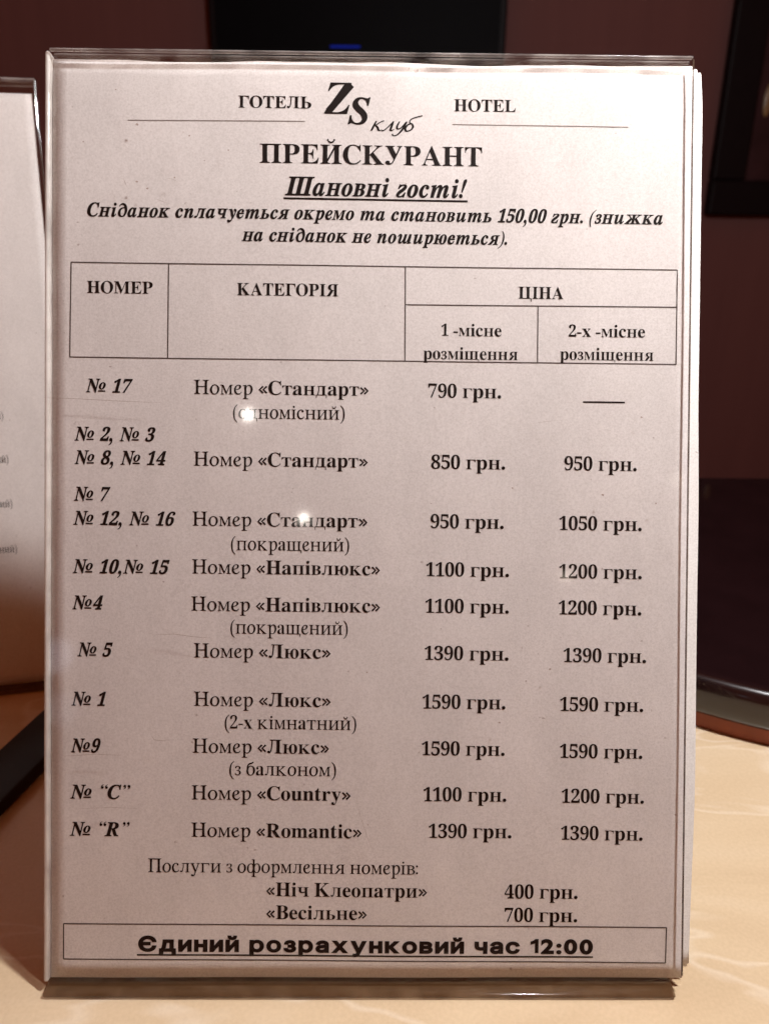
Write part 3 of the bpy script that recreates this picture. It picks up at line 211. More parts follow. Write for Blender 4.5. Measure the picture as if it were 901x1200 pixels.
        'л': r'''.a*t.a+1.i+1/5+6/<+9/A+>/D+D/J+i/J/=/F/_/B/i/</p/3/u/'/y.q/{.W0#.X0:190:190#1.0#0t/{0e/x0Z/r0T/i0P/X0N/E0N+q0R+M0V+E0^+>0g+90s+51(+31@+11A*t~-f0,-d/f-b/=-_.k-[.B-X-z-U-W-P-7-K,s-E,U-?,9-7+y-/+c-#+M,p+=,c+1,S+',A*z,/*z,%*}+t+$,'+Q,2+O,8+M,9+M,9+M,@+Q,J+Y,T+e,^+r,g,+,n,B,t,],z,z-%-<-)-[--.#-0.E-3.m-5/>-7/g-80-~,D+A,:+6,-+/+x+,+h+/+Y+6+P+A+M+O+P+^+Y+j+h+r+x+t,-+r,:+j,D+^,G+O~,Q/r,Q0:0$0:0$/r~,Q/y,Q0:-S0:-S/y''',
        'м': r'''++*t+,+1+U+6+]+9+c+>+f+D+k+i+p/=+l/_+h/i+c/p+Y/u+N/y+?/{+)0#+)0:,e0:.N,?040:1r0:1q0#1g0#1S/{1E/x1=/r17/i14/X12/E13+q14+[16+M1:+D1?+>1G+91R+51b+31y+11y*t/T*t/T+/0#+60)+90.+?01+G06+s09/;.C*t.3*t,;/;,;,-,;+v,<+h,=+Z,@+P,D+E,J+>,R+9,^+5,m+2-*+0-**t''',
        'н': r'''+2*t+2+1+:+1+a+6+h+9+m+>+q+E+t+M+v+Y+v+i+v/=+s/_+o/i+h/p+_/u+R/y+C/{+*0#+*0:-c0:-c0#-Y0#-D/{-5/x-*/r-&/k,}/b,y/S,x/B,x.3,z.%,{.#-#-{-%-z-9-x/U-x/f-z/j.(/j/=/f/_/b/i/Y/p/Q/u/E/y/5/{.w0#.w0:1T0:1S0#1H0#14/{1&/x0v/r0p/i0l/X0k/E0l+q0l+[0o+M0s+E0y+>1(+914+51C+31]+11]*t/%*t/%+1/-+1/S+6/Z+9/a+>/e+D/j+i/j-B/i-F/h-J/g-M/e-O/b-P/M-R-1-R,}-P,x-H,x+q,y+[,{+M-&+E-,+>-5+9-@+5-P+3-j+1-k*t''',
        'о': r'''-[*h-6*k,n*s,K+(,-+<+m+T+U+s+C,9+7,_+1-#+.-@+/-^+3-{+:.>+D.X+P.t+a/2+r/I,+/^,@/q,W0&,r03-20<-L0A-j0C.60@.Z08/#0)/A/o/]/U/t/80+.r08.K0=.20@-r0@-V0>-<09,}02,c0(,I/w,2/i+v/X+b/F+M/3+=.o+).K*t.(*k~-_+5-s+7.*+<.:+E.I+R.W+d.e+v.o,1.x,H/%,b/+,{//-</1-W/1-t//.4/,.N/&.i.o/=.T/^.6/s-k/y-S/v->/n-*/_,r/J,c/2,T.o,I.L,B.',>-Y,>-4,B,i,I,D,Q,,,[+r,h+_,u+O-0+A-F+8''',
        'п': r'''+2*t+2+1+:+1+b+6+h+9+n+>+q+D+w+i+w/=+s/_+o/i+i/p+_/u+R/y+B/{+*0#++0:-f0:-f0#-Y0#-E/{-6/x--/r-'/i-#/X,{/E,{+q-%+M-)+E-/+>-8+9-D+5-S+3-m+1-n*t~.{*t.}+1/*+1/P+6/V+9/]+>/a+D/g+i/g/=/c/_/^/i/W/p/N/u/B/y/2/{.t0#.u0:1T0:1T0#1I0#15/{1&/x0w/r0q/i0m/X0k/E0k+q0o+M0s+E0y+>1(+914+51C+31[+11]*t~,F/r,F0:0@0:0@/r''',
        'р': r'''+5(D+5(b+U(e+j(j+u(r+})#,')5,()N,#.w+}/2+{/D+v/P+q/X+j/]+./f+.0&+r0/,D08,q0B,y0A-%0=-(06-*0$-$/?-9/d-]0).+0=.W0C.v0A/60:/N0./g/x/{/d02/J0@//0J.j0P.J0T.+0T-f0P-E0J-'0B,d06,F0),+/r+l/_+T/I+@/3+/.t*{.X*q.<*k-x*i-W*k-;*r-**y-/)V-2)'-6(x->(o-I(i-W(e-n(b.3(a.3(D~-r+2.++4.=+9.M+B.^+O.m+_.z+r/+,-/5,C/=,]/C,w/G-8/I-S/J-q/H.3/D.N/>.k/6/*/*/>.u/O.e/[.P/d.</f.%/c-k/X-V/I-F/4-:.t-0.S-+.0-)-b-,,&--+n-/+]-;+D-P+7''',
        'с': r'''-P*h--*k,g*t,G+),++=+l+W+U+w+D,@+7,j+2-)+/-B+.-[+0-v+4.5+:.M+B.f+M.}+Z/7+j/K+{/^,3/o,Q0),t07-=0@-e0C.*0A.E09.^0-.s/w/'/d/0/M/3/</2/-/-.z/$.p.r.j.b.h.E.m.1.}.&/:.%/N.+/c.//j.0/o.,/t-{/w-i/y-N/v-8/o-#/b,k/O,Y/9,L.y,C.[,<.:,9-r,9-O,<-/,C,j,K,M,V,5,f+{,u+i-2+T-K+J-h+F.1+K.R+[.s+x/:,H/V,1/?+h/(+K.j+5.N+$.3*r-p*j''',
        'т': r''',J*t,H+1,T+1,h+2,v+4-'+7-/+;-5+A-:+J-@+z-A/^-@/j-=/n-7/q-+/r,p/r,V/q,B/p,0/m+{/j+j/c+]/X+S/N+N/D+K/8+H/++F.q++.t+*0:0H0:0T.p0<.p08/$05//0./?0&/M/w/X/l/c/]/i/K/n/5/q.u/r.S/r.H/o.E/e.B,#.G+K.K+B.R+<.]+7.k+4/#+2/:+1/H+1/G*t''',
        'у': r''',C05.E+J-L+'+J/l~/u/u/T.y/*-[.V,;.3+4-y*Q-k*&-^)^-N)?-<)#-&(g,j(U,N(K,/(M+q(Y+b(f+R(o+{)O,/)F,;)>,C)9,E)9,L):,Z)@,k)J,z)]-,)t-7*7-E*c-[+F.%,L.Q-o/$/0/B0-~,E(y,9(g,'(Y+l(U+U(Y+C(g+7(y+3)4+7)I+C)[+U)i+l)m,')i,9)[,E)I,I)4~*t/q*t08-208-2/q~.R/q.R080L080L/q''',
        'ф': r'''-C*h,}*k,[*s,>+(+}+<+e+U+O+s+?,:+4,_+/-#+,-@+--^+0-{+7.=+?.X+J.t+X/2+i/I+{/^,4/q,I0&,a03,x0<-60A-O0C-s0@.:08.W0).u/o/3/T/G/8/W.q/d.K/i.2/k-r/k-V/i-</e,}/],c/T,I/I,2/=+v//+b.z+N.i+=.K+).-*t-g*k~-F+5-W+7-h+<-w+E.*+R.6+d.A+v.K,1.S,G.Y,b._,{.c-<.e-W.f-t.d.4.a.N.Z.i.J/=.4/^-s/s-P/y-</v-*/n,r/_,b/K,R/2,F.o,=.L,6.',3-Y,3-4,6,i,=,D,D,,,L+q,W+_,e+O,w+A-0+8~0}*h0X*k09*s/v+(/Y+</A+U/-+s.x,:.l,_.g-#.d-@.e-^.i-{.o.=.x.X/).t/6/2/F/I/W/^/l/q0'0&0=030T0<0n0A1.0C1P0@1r08260)2Q/o2l/T3%/835.q3@.K3E.23H-r3H-V3F-<3A,}3;,c32,I3(,22v+v2h+b2V+N2E+=2)+)1e*t1C*k~1%+515+71E+<1S+E1c+R1o+d1z+v2),121,G27,b2<,{2@-<2B-W2B-t2A.42=.N28.i2(/=1m/^1P/s1./y0u/v0b/n0O/_0>/K00/20%.o/u.L/o.'/k-Y/k-4/n,i/u,D/},,0++q05+_0A+O0S+A0i+8~.g(Z.g2Z/i2Z/i(Z~-y(K-y(p0U(p0U(K~.)2A.)2f/i2f/i2A''',
        'х': r'''+-+&+-+0+?+7+U+E+l+W,&+p-+-:+e/K+P/f+</v+,/{+,0.-_0.-_0#-L/}-;/s-4/b-C/?-}.=.e/9.n/E.t/R.v/_.t/j.o/r.g/x.C0#.C0.0&0.0&0%/o/y/W/k/B/V/,/>.0.)/e+Q/v+:0$+40-+102+002+&-X+&-X+1-w+5.%+;.++C.,+L.*+Z.$+k-t,#-8-%,P,&,E+p,>+a,<+R,B+=,S+1,r+),d+$,d+&''',
        'щ': r'''+2*t+2+1+:+1+b+6+h+9+n+>+q+D+w+i+w/=+s/_+o/i+i/p+_/u+R/y+B/{+*0#++0:-f0:-f0#-Y0#-E/{-6/x--/r-'/i-#/X,{/E,{+q-%+M-)+E-/+>-8+9-D+5-S+3-m+1-n*t~.=*t.>+1.F+1.m+6.t+9.y+>/#+D/(+i/(/=/%/_.{/i.t/p.l/u._/y.N/{.50#.60:0q0:0r0#0f0#0P/{0B/x08/r02/i0./X0-/E0-+q01+M05+E0;+>0C+90O+50a+30y+10y*t~1I*t1I+11Q+11y+62%+92++>2.+D24+i24/=20/_2,/i2&/p1w/u1k/y1Y/{1A0#1B0:4#0:4#0#3r0#3]/{3M/x3D/r3>/i3:/X38/E38+q3<+M3@+E3F+>3O+93[+53l+34*+14+*t~,F*t,F+<2i+<2i*t~3h)Y3h+84@+84@)Y''',
        'я': r'''.X*t.W+1.g+1.y+1/.+4/9+7/A+</H+D/L+N/P+y/P-O/9-N.o-M.^-M,V*t++*t+*+1+2+1+C+3+S+9+d+B+o+K+}+W,0+h,>+y-[-V-;-a,u-n,Z.%,H.8,>.N,<.i,A/*,K/B,Z/V,p/j-./y-J0+-l03.608.a0:1F0:1F0#1./{0x/y0l/u0d/p0]/i0X/a0T/=0S+i0T+T0X+F0_+=0j+70z+316+11?+11>*t~/<-o/Q-q/P/K/M/h/J/l/G/o/A/q/$/t.I/o.#/a-a/G-M/&-I.i-J.S-Q.A-_.2-s.%.3-v.R-p.z-n''',
        'і': r'''+2*t+2+1+:+1+b+6+h+9+n+>+q+D+w+i+w/=+s/_+o/i+i/p+_/u+R/y+B/{+*0#++0:-f0:-f0#-Y0#-E/{-6/x--/r-'/i-#/X,{/E,{+q-%+M-)+E-/+>-8+9-D+5-S+3-m+1-n*t~-&1R,t1@,b14,K10,614,$1@+r1R+n1i+r2$,$26,62B,K2F,b2B,t26-&2$-*1i''',
    },
    'J': {
        '!': r'''-;+F-*+,,j*u,I*o,**u+j+,+W+F+Q+g+W,,+j,F,*,W,I,^,j,W-*,F-;,,-A+g~-V1i-r2K.T2u/@2k/A2#-;-7,W-7''',
        '(': r'''0@2a/v2</@1e.f1+.;0L-x/o-^/.-I.F-6-_-%,y,p,6,e+O,_*p,b*9,k)^,w)0-$(i,a(W,P(u,9)D,#)y+o*X+k+>+m,*+u,s,*-b,B.N,c/<-/0)-[0l.<1M/$2*/a2U0/2u''',
        ')': r'''-j2t.$2T.B2).b1K.w0j/%0)/&/=.z.N.m-b.V,t.:,+-q+=-D*U,f)u,#)@+A(r*s(U*c(k+-)3+c)c,=*>,f*s-&+P-<,5-N,x-_-_-o.E-}/..+/o.-0N.%1,-n1f-Y2=-K2b''',
        ',': r'''-9+:-#*y,^*f,<*_+v*f+[*y+L+:+J+[+U,$+m,?,1,R,R,X,t,R-3,?-B,$-D+[~-I+[-F+E-A+$-:*W-0*3,{)o,j)S,U)<,?)&,$(k+_(W+D(I+1(?*}(W+1(g+G({+^)8+p)L,#)a,/)u,9*.,@*C,F*^,K+%,N+E,Q+[''',
        '.': r'''-1+F,z+,,_*u,?*o+z*u+_+,+M+F+G+g+M,,+_,F+z,W,?,^,_,W,z,F-1,,-7+g''',
        '0': r'''-Z*a-4*d,m*m,N+#,8+8,'+S+v+t+p,=+n,f+p-6+v-e,%.<,2.r,A/K,R0$,f0P,z0}-61H-N1k-k2/..2G.N2[.s2l/>2t/h2w032t0S2k0q2Z1-2E1>2+1I1f1P1B1R0u1Q0I1K/v1B/C16.i1'.40p-[0[-.0F,^0/,6/q+o/T+O/6+6.q*}.M*m.)*d~-m+d.%+g.6+s.H,..Y,M.d,f.n-%.x-@/(-_/2.&/=.I/G.q/Q/</Y/a/b0'/h0E/m0b/p0{/s17/r1U/m1i/d1r/U1u/D1q/21f.{1O.i10.^0t.S0Y.I0>.?/z.5/X.+/5-z.i-q.B-h-y-a-W-Y-9-U,x-Q,^-O,G-P,(-V+p-_+g''',
        '1': r'''+a*k+v+a,n+a,y+c-(+f-/+k-5+s-<,'-B,;.e1:.30c-v0P-^0F-G0B-60E-'0N,v0^,q0q,q1,,v1I-e1d-w1m.11x.G2+.a2;/S2q0s2q/,,4/(,#/'+p/(+h/*+e/.+c/:+a08+a0#*k''',
        '2': r'''++*k+K,1-B-m-d.0.'.K.@.f.V/#.j/9.{/O///e/:/z/D04/N0J/V0b/^0z/d18/f1L/f1[/c1h/Z1q/Q1w/D1y/31w/#1p.o1e.a1S.S1>.F1#.:0Z.,0*-c0,-K00-808-'0D,t0T,n0k,m1(,r1B,}1[-/1t-B20-S2?-g2M.#2X.:2d.T2l.q2r/42v/S2w0)2t0Q2l0t2[132F1E2,1O1g1P1C1I0x1B0_180G1,010{/z0n/i0^/U0L/B/I.D-r-',z,=.i,=.x,?/+,D/9,L/F,W/Q,h/[,z/p-E0e-E/{*k''',
        '3': r'''-;*a,v*c,X*f,?*k,**s+q*}+b+.+S+;+J+J+C+a+B+w+E,3+O,L+^,c+q,t,+-&,A--,j-2,a,[,_,E,c,4,i,&,r+v-%+n-4+j-G+h-W+i-j+m-z+s./+}.>,/.L,?.V,O.a,c.j,y.q-7.v-O.v-e.q-w.i.-.[.9.K.B.5.H-t.J-+.J-C/I.-/I.E/K.[/R.p/]/'/m/70&/E0=/P0V/Y0t/_11/c1E/b1V/^1d/W1p/M1v/>1y/.1w.z1q.m1g.a1W.T1G.K13./0;-e0=-L0A-80I-'0T,r0k,m1+,r1J,}1g-32&-I2<-g2P.-2b.S2n/$2u/R2w0&2t0M2l0o2]102I1D2/1O1j1Q1F1J0z1?0X1/0:0v/y0]/a0A/I0&/7/b/(/R/#/O/+/d/,/t/%0*.v0:.j0H.[0S.K0].90e.$0g-g0e-K0^-/0T,l0I,O0<,70.+{/w+g/f+S/Q+D/=+6/(++.m*{.U*s.>*l.'*h-k*d-R*b''',
        '4': r''',N*k,e+a--+a->+c-M+f-[+k-h+t-q,*-z,B.+,l+G,l+]-b/l2m1I2m0,-n1,-n0n,l/n,l/a,;/[,#/]+p/b+j/j+f/w+c0-+a0J+a05*k~,m-n.C-n.o/X/.0[/T1P/O15/00f.l0<.T/{''',
        '5': r'''-=*a,x*c,Z*f,B*k,-*t+q+'+^+8+R+L+M+c+L+x+P,4+X,K+g,_+w,o,0,z,E-&,n-*,g,_,e,N,e,>,h,0,l,$,s+u,}+n-0+j-B+h-R+i-e+m-u+t.+,$.:,2.I,E.S,V.^,l.g-).o-C.v-e.x.&.u.;.o.K.e.W.V.a.D.g.-.i-Q.d,{.U,F.p-k2m1h2m150R0C0R0E1(0B1=0C1=0?1>051?.?1?-h/b-{/g.Z/k/2/h/]/]0(/K0E/20Z.l0f.C0f-p0[-=0Q,x0F,Y08,?0),(/r+m/_+Y/K+H/6+:.}+-.f+#.O*t.9*m.#*h-h*d-Q*b''',
        '6': r'''-h*a-E*d-(*k,h*w,O+.,<+D,-+a,#,&+w,I+v,s+y-F,'-y,4.T,?/#,L/I,[/p,m09-$0[-71#-L1@-c1[-z1v.922.S2F.p2V/32f/Q2o/r2u082w0S2v0m2s1(2n1:2g1N2X1]2I1h271m2#1m1i1j1R1a1=1Q1)1>0q1+0f0o0]0T0X0'0U051G061W051f021q0.1v0*1y/{1{/f1w/O1m/91X/#1=.g0u.P0I.</r.3/V.J/c.]/i.q/l/,/n/B/o/j/l02/a0N/M0f/30t.m0z.F0x-w0o-G0],o0F,?0++q/e+K/>+-.n*r.?*f~-{+d.1+h.B+r.S,*.b,>.o,X.{,y/,-E/4-i/8.-/8.D/5.U/-.f/#.n.l.q.^.p.N.k.<.d.+.X-w.O-o.H-g.'-_-^-X->-U,}-S,d-S,M-U,<-],$-f+o-o+g''',
        '7': r''',9*k0U1@.A1@.+1;-u1/-h0q-Q08,Z08-D2m2>2m2,2)-K*k''',
        '8': r'''-U*a-2*c,m*h,O*p,7*},#+1+m+C+a+V+W+n+R,,+Q,D+T,^+Y,z+f-?+t-[,--w,C.3,[.F,x.Y-;.l-I.s-D.w-3/1-%/F,t/],m/v,k06,m0Q,r0o,z1--*1C-61Y-D1p-U2+-k2=.'2M.@2[.]2h/#2p/E2u/l2w0=2t0d2j1)2X1@2@1O2$1V1]1V1:1P0o1F0P19061(/y0n/f0V/S0=/B/}/2/s/-0%/%0>.i0R.O0c.70k-w0o-Z0n-=0h,y0W,K0A,#0$+Y/Z+</3+%.a*n.0*e~/+/b/9/k/K/y/Z00/e0>/n0N/u0c/}0x0%1/0'1>0&1M0$1Z/z1h/t1p/m1v/d1z/V1}/C1y/31p.}1b.q1Q.g1A.^1..V0t.R0].Q0J.S0<.X00.c0%.n/s.{/h~-i+Z-}+].3+c.D+l.T+y.d,/.q,B.{,W/),p/,-*/,-;/)-K.}-X.q-h.a-w.J.,.8.7.*..-q-w-]-d-Q-R-F-@-=-+-6,o-1,T-0,?-2,,-7+w-?+k-J+c-W+]''',
        '9': r'''-.*a,n*b,V*f,B*k,1*s+y+&+k+7+c+I+_+^+_+s+c,,+i,<+p,J+z,V,-,b,<,j,],s,_,L,c,;,g,+,m+x,u+n-$+g-1+c-A+a-]+f-x+u.9,5.S,[.o-4/.-s/H.J/K.A/5.1.w-}.d-t.M-m.8-i-{-h-T-l-4-v,s..,[.G,L.h,F/4,H/_,R04,^0W,l0y,{1=-41Y-H1u-_22-y2E.92V.U2e.t2o/82u/X2w/y2u0<2n0V2b0p2P1)2;181{1C1[1J181L0j1I0<1A/d14/,1).^0v.70h-l0V-G0E-%03,^/y,?/c,#/J+d/1+K.q+8.T+'.6*s-q*i-O*c~.Y.q.k.r.{.w/0/&/?/2/M/@/X/N/g0,/o0[/r1)/p1F/j1[/c1j/X1q/L1s/91o/&1d.m1N._19.Q0y.E0W.:03.0/S.3//.@.w''',
        'C': r'''.D*X-t*Z-J*b-&*m,]*},>+4,#+K+f+g+Q,*+B,K+7,p+1-<+/-f+1.2+5.X+=/%+H/J+V/p+i09+}0[,81#,P1A,l1^-.1x-L25-j2F.,2U.I2c.i2l/-2s/K2w/l2x052w0Y2r1'2k1O2b1b2]1o2Z1w2]2%2d212x2g2x240#1W0'1T0a1M1,1C1K151f1$1y0i2,0O240327/m24/M2*/01s.m1Z.O1;.50p-w0A-_/g-S/E-I/&-A.b-;.B-7.$-4-a-3-C-6,w-=,S-I,7-[+y-r+f.0+V.L+N.n+K/3+M/Q+U/p+c02+t0M,00i,K11,z1e,P1:+v0q+Q0I+4/z*w/L*g.w*[''',
        'R': r'''*7*k*7+C*W+E*h+G*t+K+$+P+,+W+4+d+L,J,f17,l1Q,n1f,m1r,i1z,d2%,X2*,H2-,&22,&2f/82f/v2d0O2[1#2O1G2=1e2&1y1c2+1?2/0r2,0O1}0/1k/l1R/P15/90l/%0B.o0#.g0t,'0}+l1++]15+T1A+N1Q+I1s+E1s*k/A*k...T.$.T-G,>->+g-?+Z-C+S-H+N-R+J-d+F.,+C.,*k~.</:.c/=/(/E/C/S/Y/h/m0&/z0B0(0c0+1-0&1S/r1n/Z2#/72(/,2'/%2%/#2$.o1].4/:.0/:''',
        'S': r'''-T*a-5*c,m*i,D*s+u+'+X+-+F+&+0*g*c*g+@-M+k-M+k-?+m,n+t,F,&,',6+h,J+R,d+D-&+<-G+9-]+;-q+A.)+J.:+V.H+g.S+x.],0.c,D.e,X.c,l.^-#.V-4.K-D.>-U.--j->.Q,T/;,F/N,:/c,2/v,,0/,)0E,(0],*0y,/19,81Q,D1j,S2%,g28,{2H-82V-Q2c-m2k./2o.L2q/22j/{2U082P0E2S0R2[0c2n102n0U0@0*0@0,0R0,0^0+0t0(1.0#1@/v1Q/j1g/Y1x/I2,/626.}2<.f2>.Q2<.?27..2.-y1{-l1l-c1Z-]1G-Z13-]0}-d0k-m0X.A0#.d/^/-/>/C/)/X.m/k.T/{.=0..$07-d0<-G0>-*0:,T0.,*/t+_/V+?/3+'.d*o.2*d''',
        'Z': r'''*n*y*n+;/k21/321.m20.N2-.32)-s2#-Z1t-C1j-.1[,u1L,a1;,M1',:0j,(0N+f0Q,C2V1X2V1X2/,h+C-^+C.5+E.c+M/1+X/U+k/w,'0;,C0V,f0p-312-30R*y~+6,*0t2_241T,P*z''',
        'С': r'''.D*X-t*Z-J*b-&*m,]*},>+4,#+K+f+g+Q,*+B,K+7,p+1-<+/-f+1.2+5.X+=/%+H/J+V/p+i09+}0[,81#,P1A,l1^-.1x-L25-j2F.,2U.I2c.i2l/-2s/K2w/l2x052w0Y2r1'2k1O2b1b2]1o2Z1w2]2%2d212x2g2x240#1W0'1T0a1M1,1C1K151f1$1y0i2,0O240327/m24/M2*/01s.m1Z.O1;.50p-w0A-_/g-S/E-I/&-A.b-;.B-7.$-4-a-3-C-6,w-=,S-I,7-[+y-r+f.0+V.L+N.n+K/3+M/Q+U/p+c02+t0M,00i,K11,z1e,P1:+v0q+Q0I+4/z*w/L*g.w*[''',
        'Ш': r'''*z*k+.+E+T+K+l+R+}+Z,.+h,9+{,B,;-h1R-m1m-m2#-j2*-b2/-M23,y28--2m112m1#270S230=2.0.2(0$1x/t1f/k1K.F,7.@+d.B+].E+W.K+S/3+C/%*k~.n*k.}+E/H+K/_+R/p+Z/}+h0-+{06,;1Z1R1a1m1a2#1]2*1T2/1B230m280{2m5%2m4q274G23412.4#2(3r1x3h1f3^1K2:,724+d26+]29+W2?+S3'+C2t*k~2b*k2p+E3<+K3S+R3e+Z3q+h3{+{4+,;5O1R5T1m5S2#5P2*5I2/56234b284o2m8s2m8e278<238&2.7q2(7f1x7Z1f7R1K6/,76)+d6*+]6.+W63+S6u+C6h*k~,m*k-&+Y5,+Y4s*k''',
        'а': r'''+p*]+T*_+=*g+(*s*p+**a+?*U+V*O+r*M,4*N,P*R,o*Y-2*d-O*p-n+#.0+2.K+C.h+U/'+k/>,&/S,</g,^0$-%05-E0?-g0B.-0=.G0..Z/o.V/p.[080408/3,f/&,1.{+t.}+l/#+k.}+l/)+n/6+y/G,3/e,]08,?/u+k/]+K/E+2/.*x.p*j.U*a.<*]-v*c-[*r-L+1-H+R-K+q-],.-Y+l-F+O-2+9,w+&,b*q,H*f,0*_~,R+l,]+n,j+t,w,$-+,3-9,E-F,[-j-O.(.F.0/0.,/E.%/O-q/S-g/Q-Y/J-J/>-?/1-4.}-).k,x.W,O-W,<,r,6,?,:,#,C+q''',
        'в': r'''*y*k+++>+J+A+Z+E+f+K+n+S+u+d+}+x,r/8,v/J,x/W,w/a,v/f,t/i,q/l,j/n,^/o,=/q,I0C/.0C/d0A060:0Y0.0w/w1./^15/@11.y1(._0s.G0_.40G.#0,-p/f-e/R-l/h-q0/-e0H-S0[-?0i-(0l,g0h,I0Z,(0G+f0/+K/k+6/U+,/A+$/**w.m*r.R*n.9*l-x*k~.3-q.)-w.E.&.[.).o.//#.7//.A/9.O/B.d/I.{/N/5/O/F/O/R/L/[/G/b/@/g/4/j/#/k.q/j.i/h.e/f.b/a.]/V.W/H~-l+F.'+G.8+K.G+R.S+[._+j.j+z.s,4.z,M/%,g/&,{/#-/.x-8.o-@.a-F.J-J./-K.)-K-W+_-U+R-U+K-V+I-W+H-_+F''',
        'г': r'''-T*^-8*f,{*q,h+',Z+;,S+R,T+m,Z,-,i,H,u,Z-),n-:-&-w-X.T.(/8.P/X.h/r.{0*/305/B09/K09/Q08/V04/Z0,/^/z/_/R/W/*/B.X.x.(.>-D.8.60>.i0>.m0..n0-.v0,/%0-/100/S07/u0=070@0P0A0p0?11081G0+1X/s1d/Z1e/A1_/'1Q.e1B.M10.70s-{0^-j0G-V00-D/p-1/',Z.H,/.,+h.$+R.%+J.++E.?+B.p+J/C+d/r,20G,s10,}0:*f/_*_/Y*s/W*u/P*v/;*r.q*i.O*b.4*]-v*[''',
        'д': r'''-L*a-#*d,V*m,5+#+s+9+Z+T+J+w+A,A+>,l+@-?+H-k+V.8+j._,(/(,C/F,c/b-,/x-Q0/-y0<.F0C.p0F/>0@/=0E/50]/+0s.y1-.j1>.X1M.F1X.31_-y1b-f1a-R1Z-A1S-11I-#1=,p1/,f0{,V0_,$0o,=1E,R1d,l2%--2<-K2N-m2[.42e.W2h.z2e/>2]/Z2P/v2?032*0G1k0X1M0i1-0t0d0}0<1'/m1(/?1'.v1$.Q0x..0o-e0e-A0W,{0H,Z08,=0&+}/m+d/U+L/>+:.t+#.J*m-z*d~-g+I-}+K.6+S.I+c.V+q.d,(.o,;.z,Q/),j/2-)/9-C/?-a/C.#/G.@/I.]/I.z/E/X/>/Z/./].v/^._/].I/X.7/Q.%/H-o/<-a/.-Q.y-F.h-;.S-2.?-+.*-%-n,z-U,w->,t-',t,k,u,N,y,6-%+{-.+i-9+Z-E+P-T+K''',
        'е': r''',I*[,'*_+b*h+E*w+-+1*s+K*f+k*],3*Y,Y*[,x*a-:*j-W*u-v+(.8+8.S+J.o+_/.+u/E,2/Y,J/n,e0$-%01-?0:-Z0@-w0B.70@.O0;.f02.x0&/1/j/</N/@/0/<.i/..H.s.*.S-i.?-X.(-J-h->-J-3-+-*,d,{,I,v,D,J,F,7,K,',S+t,_+k,n+f-$+d-;+i-S+w-n,7.6,j.k,H.L+q.4+N-s+3-T*x-5*i,n*_~,X-^,V-^,m-g-&-p-8-{-H..-W.<-e.K-p.Z-{.r.'/-.)/B.(/L.&/R.#/W-y/Z-u/]-p/^-e/Z-U/R-F/D-6/.-%.k,o.G,a-w''',
        'ж': r'''*v*k+'+=+G+B+X+F+e+L+n+S+u+_+{+q,w/K,z/[,z/f,y/h,s/k,e/n,;/q,G0C/[0C/O/q/./n.w/k.m/g.f/a.^/T.W/C-[+m-X+N-Y+K-[+I-a+G.<+;.1*k~.N0C/X0C/M/r.t/j.n/g.h/c.d/]._/T.Y/J.U/;.8.'0&/E0;/V0G/e0K/l0K/j0H/l09/o/g/q/s0C2^0C2Q/p2=/p2+/n1s/j1]/c1E/V1,/H0l/60M.}/J.41&+V17+D1<+B1E+@1d+=1W*k.:*k.G+>.n+?/$+B/)+D/++E/++E/++H/(+O.}+[.)-4.#-/-]+p-X+Z-X+M-Z+H-a+D-m+A.9+=.-*k-#*k~,(*k*x*k+*+>+J+A+Z+E+g+J+n+S+v+b+}+w,@-4,@-4*R+W*D+K*<+B*;+>*;+A*9+B*;+B*H+?*w+>*k*k'M*k'Y+>'r+@(#+B(++E(H+Y+K.:*q/$*_/8*M/I*</W*,/c)v/j)f/n)T/p)9/p)E0C,10C,%/p+W/o+E/k+</g+;/e+;/^+?/R+J/B,S-},u/C,y/Q,z/[,z/d,y/f,w/h,t/j,>/s,I0C-T0C''',
        'з': r''',d*e,J*e,5*g+}*k+k*p+[*w+N+%+D+.+<+9+6+I+4+Y+6+l+=,$+H,3+W,?+i,H+y,M,B,P,;,+,:+w,=+m,A+e,H+^,P+X,]+U,l+T,x+U-*+W-6+[-A+c-K+k-U+v-],&-d,2-j,@-o,P-r,a-q,n-n,y-h-(-_-0-R-6-A-:---;,K-;,^.'-:.'-L.(-].--k.4-x.=.).J.2.X.:.k.@/#.D/2.E/?.D/I.B/Q.>/W.7/[.,/^-{/[-q/X-h/R-_/I-W/>-P/1-<.P,x.R,f.U,T.Z,G.d,:.s,5/-,8/D,@/W,L/k,^/{,t0.-30:-P0B-q0F.:0H.]0F.}0A/<07/Q0)/c/q/m/Y/o/@/k/%/c.h/U.Q/F.>/4.-.z-y.e-l.L-a.C-a.:-m.N-m.[-h.j-b.v-X/'-N/1-C/9-6/>-'/A,p/@,]/<,H/5,4/-+}/$+j.s+Y.f+K.W+?.I+4.:++.*+#-t*v-c*p-P*l-?*i--*f,v*e''',
        'и': r'''+f*[+>*b*{*s*i+6*d+]*l,9+'-5+I.T+V/8+S/@+M/D+:/G+%/G+#/},200-[0E,M,9,F+p,G+l,H+k,K+j,a+p,z,(-<,H-[,y-o-?.%-c.5...C.V.Q/'.^/S.m050O05/C+v/D+r/F+q/G+q/M+u/V,#/h,70+,c0X,C0;+r0'+T/m+=/W+)/C*r/-*g.q*^.W*[.@*^.,*g-u*u-i+--a+B-^+]-x,M-q,1-U+g-;+H,}+/,b*v,E*h,)*_''',
